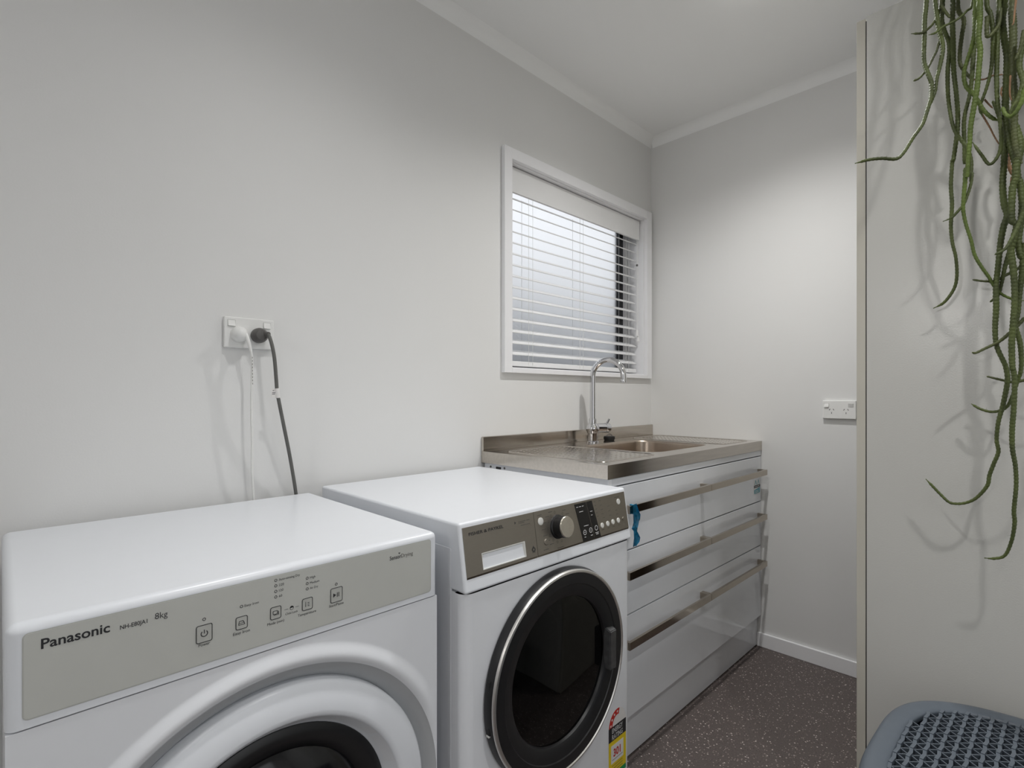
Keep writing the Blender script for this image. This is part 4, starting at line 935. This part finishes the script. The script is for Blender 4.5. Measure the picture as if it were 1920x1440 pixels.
stem(A_([(1200, 0), (1190, 200), (1185, 420), (1180, 600), (1185, 780), (1200, 900), (1210, 1000), (1215, 1140), (1190, 1240), (1125, 1305), (1060, 1230), (990, 1130)]), 0.09, 0.08, 0.0066, 0.0028, 'stem', True)
stem(A_([(1210, 960), (1190, 900), (1165, 840), (1148, 800)]), 0.08, 0.09, 0.0040, 0.0026, 'stem')
stem(A_([(1240, 0), (1225, 150), (1240, 300), (1265, 450), (1260, 650), (1250, 850), (1260, 1000), (1290, 1150), (1330, 1290), (1350, 1430)]) + B_([(1160, 150), (1175, 300), (1165, 430), (1150, 550), (1165, 650), (1190, 695)]), 0.08, 0.07, 0.0072, 0.0060, 'stem', True)
stem(A_([(1300, 0), (1310, 200), (1310, 400), (1310, 600), (1320, 720), (1325, 850), (1320, 1000), (1335, 1180), (1380, 1300)]), 0.10, 0.09, 0.0078, 0.0060, 'stem_dark', True)
stem(A_([(1405, 700), (1385, 790), (1340, 880), (1290, 925), (1250, 905), (1225, 850)]), 0.13, 0.12, 0.0046, 0.0036, 'stem_light')
stem(A_([(1398, 240), (1370, 380), (1340, 450), (1330, 480)]), 0.12, 0.12, 0.0040, 0.0030, 'stem_dark')
stem(A_([(1400, 330), (1370, 430), (1362, 540), (1390, 650), (1360, 760), (1310, 860), (1290, 930)]), 0.11, 0.11, 0.0050, 0.0050, 'stem')
stem(A_([(1250, 860), (1260, 960), (1250, 1100), (1240, 1300), (1230, 1420)]) + B_([(1045, 200), (1055, 300), (1075, 370), (1050, 450), (1030, 560), (1015, 700), (1000, 850), (1000, 1000), (993, 1150), (1005, 1260), (1050, 1360)]) + C_([(1065, 30), (1077, 100), (1070, 170), (1045, 290), (1015, 400), (1003, 520), (1015, 600), (985, 680), (955, 760), (940, 830), (870, 910), (800, 945), (730, 952), (680, 940), (620, 885), (525, 785)]), 0.07, 0.04, 0.0066, 0.0030, 'stem')
stem(A_([(1290, 1150), (1270, 1260), (1290, 1350), (1320, 1400)]) + B_([(1108, 120), (1102, 215)]), 0.05, 0.05, 0.0044, 0.0026, 'root', spines=False)
stem(A_([(1330, 1000), (1370, 1160), (1340, 1300), (1330, 1420)]) + B_([(1110, 200), (1105, 400), (1140, 440), (1110, 560), (1100, 620), (1120, 780), (1125, 950), (1115, 1100), (1105, 1250), (1110, 1400)]) + C_([(1118, 60), (1125, 150), (1118, 320), (1108, 450), (1110, 580), (1130, 700), (1135, 830), (1120, 1000), (1125, 1080), (1105, 1200), (1060, 1300), (990, 1322), (920, 1318)]), 0.09, 0.06, 0.0070, 0.0032, 'stem')
stem(B_([(1190, 560), (1175, 760), (1160, 880), (1145, 1030), (1130, 1120), (1160, 1230), (1170, 1350), (1165, 1430)]) + C_([(1150, 110), (1115, 210), (1070, 300), (985, 332), (900, 315), (832, 278)]), 0.07, 0.035, 0.0060, 0.0026, 'stem')
stem(B_([(1190, 340), (1150, 440), (1110, 520), (1060, 600), (990, 640)]), 0.10, 0.12, 0.0046, 0.0026, 'stem')
stem(B_([(1100, 590), (1060, 720), (1035, 840), (1015, 910), (958, 960)]), 0.06, 0.05, 0.0050, 0.0026, 'stem')
stem(B_([(1160, 725), (1080, 770), (990, 815), (920, 818), (840, 808)]), 0.05, 0.07, 0.0034, 0.0024, 'stem_dark')
stem(B_([(1195, 1065), (1100, 1160), (1020, 1225), (920, 1275), (860, 1303), (838, 1298)]), 0.06, 0.08, 0.0042, 0.0024, 'stem_dark')
stem(C_([(1195, 118), (1110, 130), (1050, 120), (935, 92)]), 0.05, 0.05, 0.0034, 0.0022, 'stem_dark')
for u0, dd0 in ((1948, 0.09), (1972, 0.06), (2000, 0.10), (2040, 0.07)):      # the same curtain of stems goes on past the right edge
    L_ = [(u0 + rnd.uniform(-6, 6) + 6 * math.sin(k * 0.9 + u0), k * 75.0) for k in range(rnd.randint(8, 13))]
    stem(L_, dd0, 0.06, 0.0068, 0.0034, rnd.choice(['stem', 'stem_dark', 'stem_light']), True)
for L_, d_ in (([(1335, 0), (1325, 80), (1315, 180), (1300, 200)], 0.13), ([(1290, 600), (1285, 740), (1300, 800)], 0.11), ([(1000, 632), (1080, 630), (1150, 600), (1235, 592)], 0.05), ([(1085, 790), (1120, 830), (1150, 860)], 0.05), ([(1060, 900), (1125, 1010), (1160, 1080), (1200, 1145)], 0.07), ([(1225, 690), (1215, 740), (1235, 780)], 0.05)):
    stem(A_(L_), d_, d_, 0.0020, 0.0013, 'root', False, False, 'aerial_root')

# ================================================================== LAUNDRY BASKET
BKC = Vector((1.452, 1.097, 0)); BKR = math.radians(-1.5); HA, HB, BZ = 0.252, 0.256, 0.503
bk = thing('laundry_basket', 'slate blue plastic laundry hamper with a woven-pattern lid in the lower right corner', 'laundry basket', BKC)
cb_, sb_ = math.cos(BKR), math.sin(BKR)
def bw(p, q, z): return Vector((BKC.x + p * cb_ - q * sb_, BKC.y + p * sb_ + q * cb_, z))
def sup(a, b, t, n=3.15):
    c_, s_ = math.cos(t), math.sin(t); return (a * math.copysign(abs(c_) ** (2 / n), c_), b * math.copysign(abs(s_) ** (2 / n), s_))
def lidz(p, q): return BZ + 0.010 - 0.016 * (abs(p / HA) ** 2.6 + abs(q / HB) ** 2.6) * 0.5
NB_ = 96
bm = NB(); rows = []
for sc, zz in ((0.80, 0.0), (0.86, 0.17), (0.93, BZ - 0.05), (0.945, BZ - 0.028), (0.925, BZ - 0.028), (0.91, BZ - 0.05), (0.84, 0.17), (0.78, 0.006)):
    rows.append([bm.verts.new(bw(*sup(HA * sc, HB * sc, 2 * PI * k / NB_), zz)) for k in range(NB_)])
for A, B in zip(rows, rows[1:]):
    for k in range(NB_): bm.faces.new((A[k], A[(k + 1) % NB_], B[(k + 1) % NB_], B[k]))
bm.faces.new(rows[0]); bm.faces.new(rows[-1]); obj('tub', bm, 'basket', bk, 50)
bm = NB(); rows = []
for sc, mode, dz in ((0.97, 'o', -0.030), (1.0, 'o', -0.030), (1.0, 'o', -0.012), (0.985, 'o', -0.003), (0.96, 's', 0.0), (0.92, 's', 0.0005), (0.88, 's', -0.001), (0.855, 's', -0.0025), (0.845, 's', -0.006), (0.845, 's', -0.012)):
    row = []
    for k in range(NB_):
        p, q = sup(HA * sc, HB * sc, 2 * PI * k / NB_); row.append(bm.verts.new(bw(p, q, lidz(p, q) + dz)))
    rows.append(row)
for A, B in zip(rows, rows[1:]):
    for k in range(NB_): bm.faces.new((A[k], A[(k + 1) % NB_], B[(k + 1) % NB_], B[k]))
lid = obj('lid', bm, 'basket', bk, 50)
IA, IB = HA * 0.85, HB * 0.85
def inside(p, q): return abs(p / IA) ** 3.15 + abs(q / IB) ** 3.15 < 1
def qlim(p): return IB * max(0.0, 1 - abs(p / IA) ** 3.15) ** (1 / 3.15)
def bar(bm, a, b, w_, h_):
    """bar on the lid surface between two (p,q) points"""
    d_ = Vector((b[0] - a[0], b[1] - a[1])); nn = Vector((-d_.y, d_.x)).normalized() * w_ / 2; top = []; bot = []
    for c_, sgn in ((a, 1), (a, -1), (b, -1), (b, 1)):
        p, q = c_[0] + nn.x * sgn, c_[1] + nn.y * sgn; top.append(bm.verts.new(bw(p, q, lidz(p, q) + h_))); bot.append(bm.verts.new(bw(p, q, lidz(p, q) - 0.009)))
    bm.faces.new(top); 
    for i in range(4): bm.faces.new((top[i], top[(i + 1) % 4], bot[(i + 1) % 4], bot[i]))
PITCH = 0.0168; nr = int(2 * IA / PITCH)
for i in range(nr + 1):
    p = -nr * PITCH / 2 + i * PITCH; ql = qlim(p)
    if ql < 0.01: continue
    bm = NB(); nq = max(2, int(2 * ql / 0.0150))
    qs = [-ql + 2 * ql * k / nq for k in range(nq + 1)]
    for k, (a, b) in enumerate(zip(qs, qs[1:])):
        wob = 0.0010 * (1 if k % 2 else -1); bar(bm, (p - wob, a), (p + wob, b + 0.0008), 0.0052, -0.0012 + 0.0012 * (k % 2))
    obj('lid_rib', bm, 'basket', lid, 40)
    if i < nr:
        p2 = p + PITCH; qm = min(ql, qlim(p2)); bm = NB(); n_ = max(2, int(2 * qm / 0.0105))
        for k in range(n_):
            q0 = -qm + 2 * qm * k / n_; q1 = -qm + 2 * qm * (k + 1) / n_
            bar(bm, (p + 0.002, q0), (p2 - 0.002, q1), 0.0020, -0.0030) if k % 2 else bar(bm, (p2 - 0.002, q0), (p + 0.002, q1), 0.0020, -0.0030)
        obj('lid_lattice', bm, 'basket', lid, 40)

for o in bpy.data.objects:
    if '_base' in o: del o['_base']
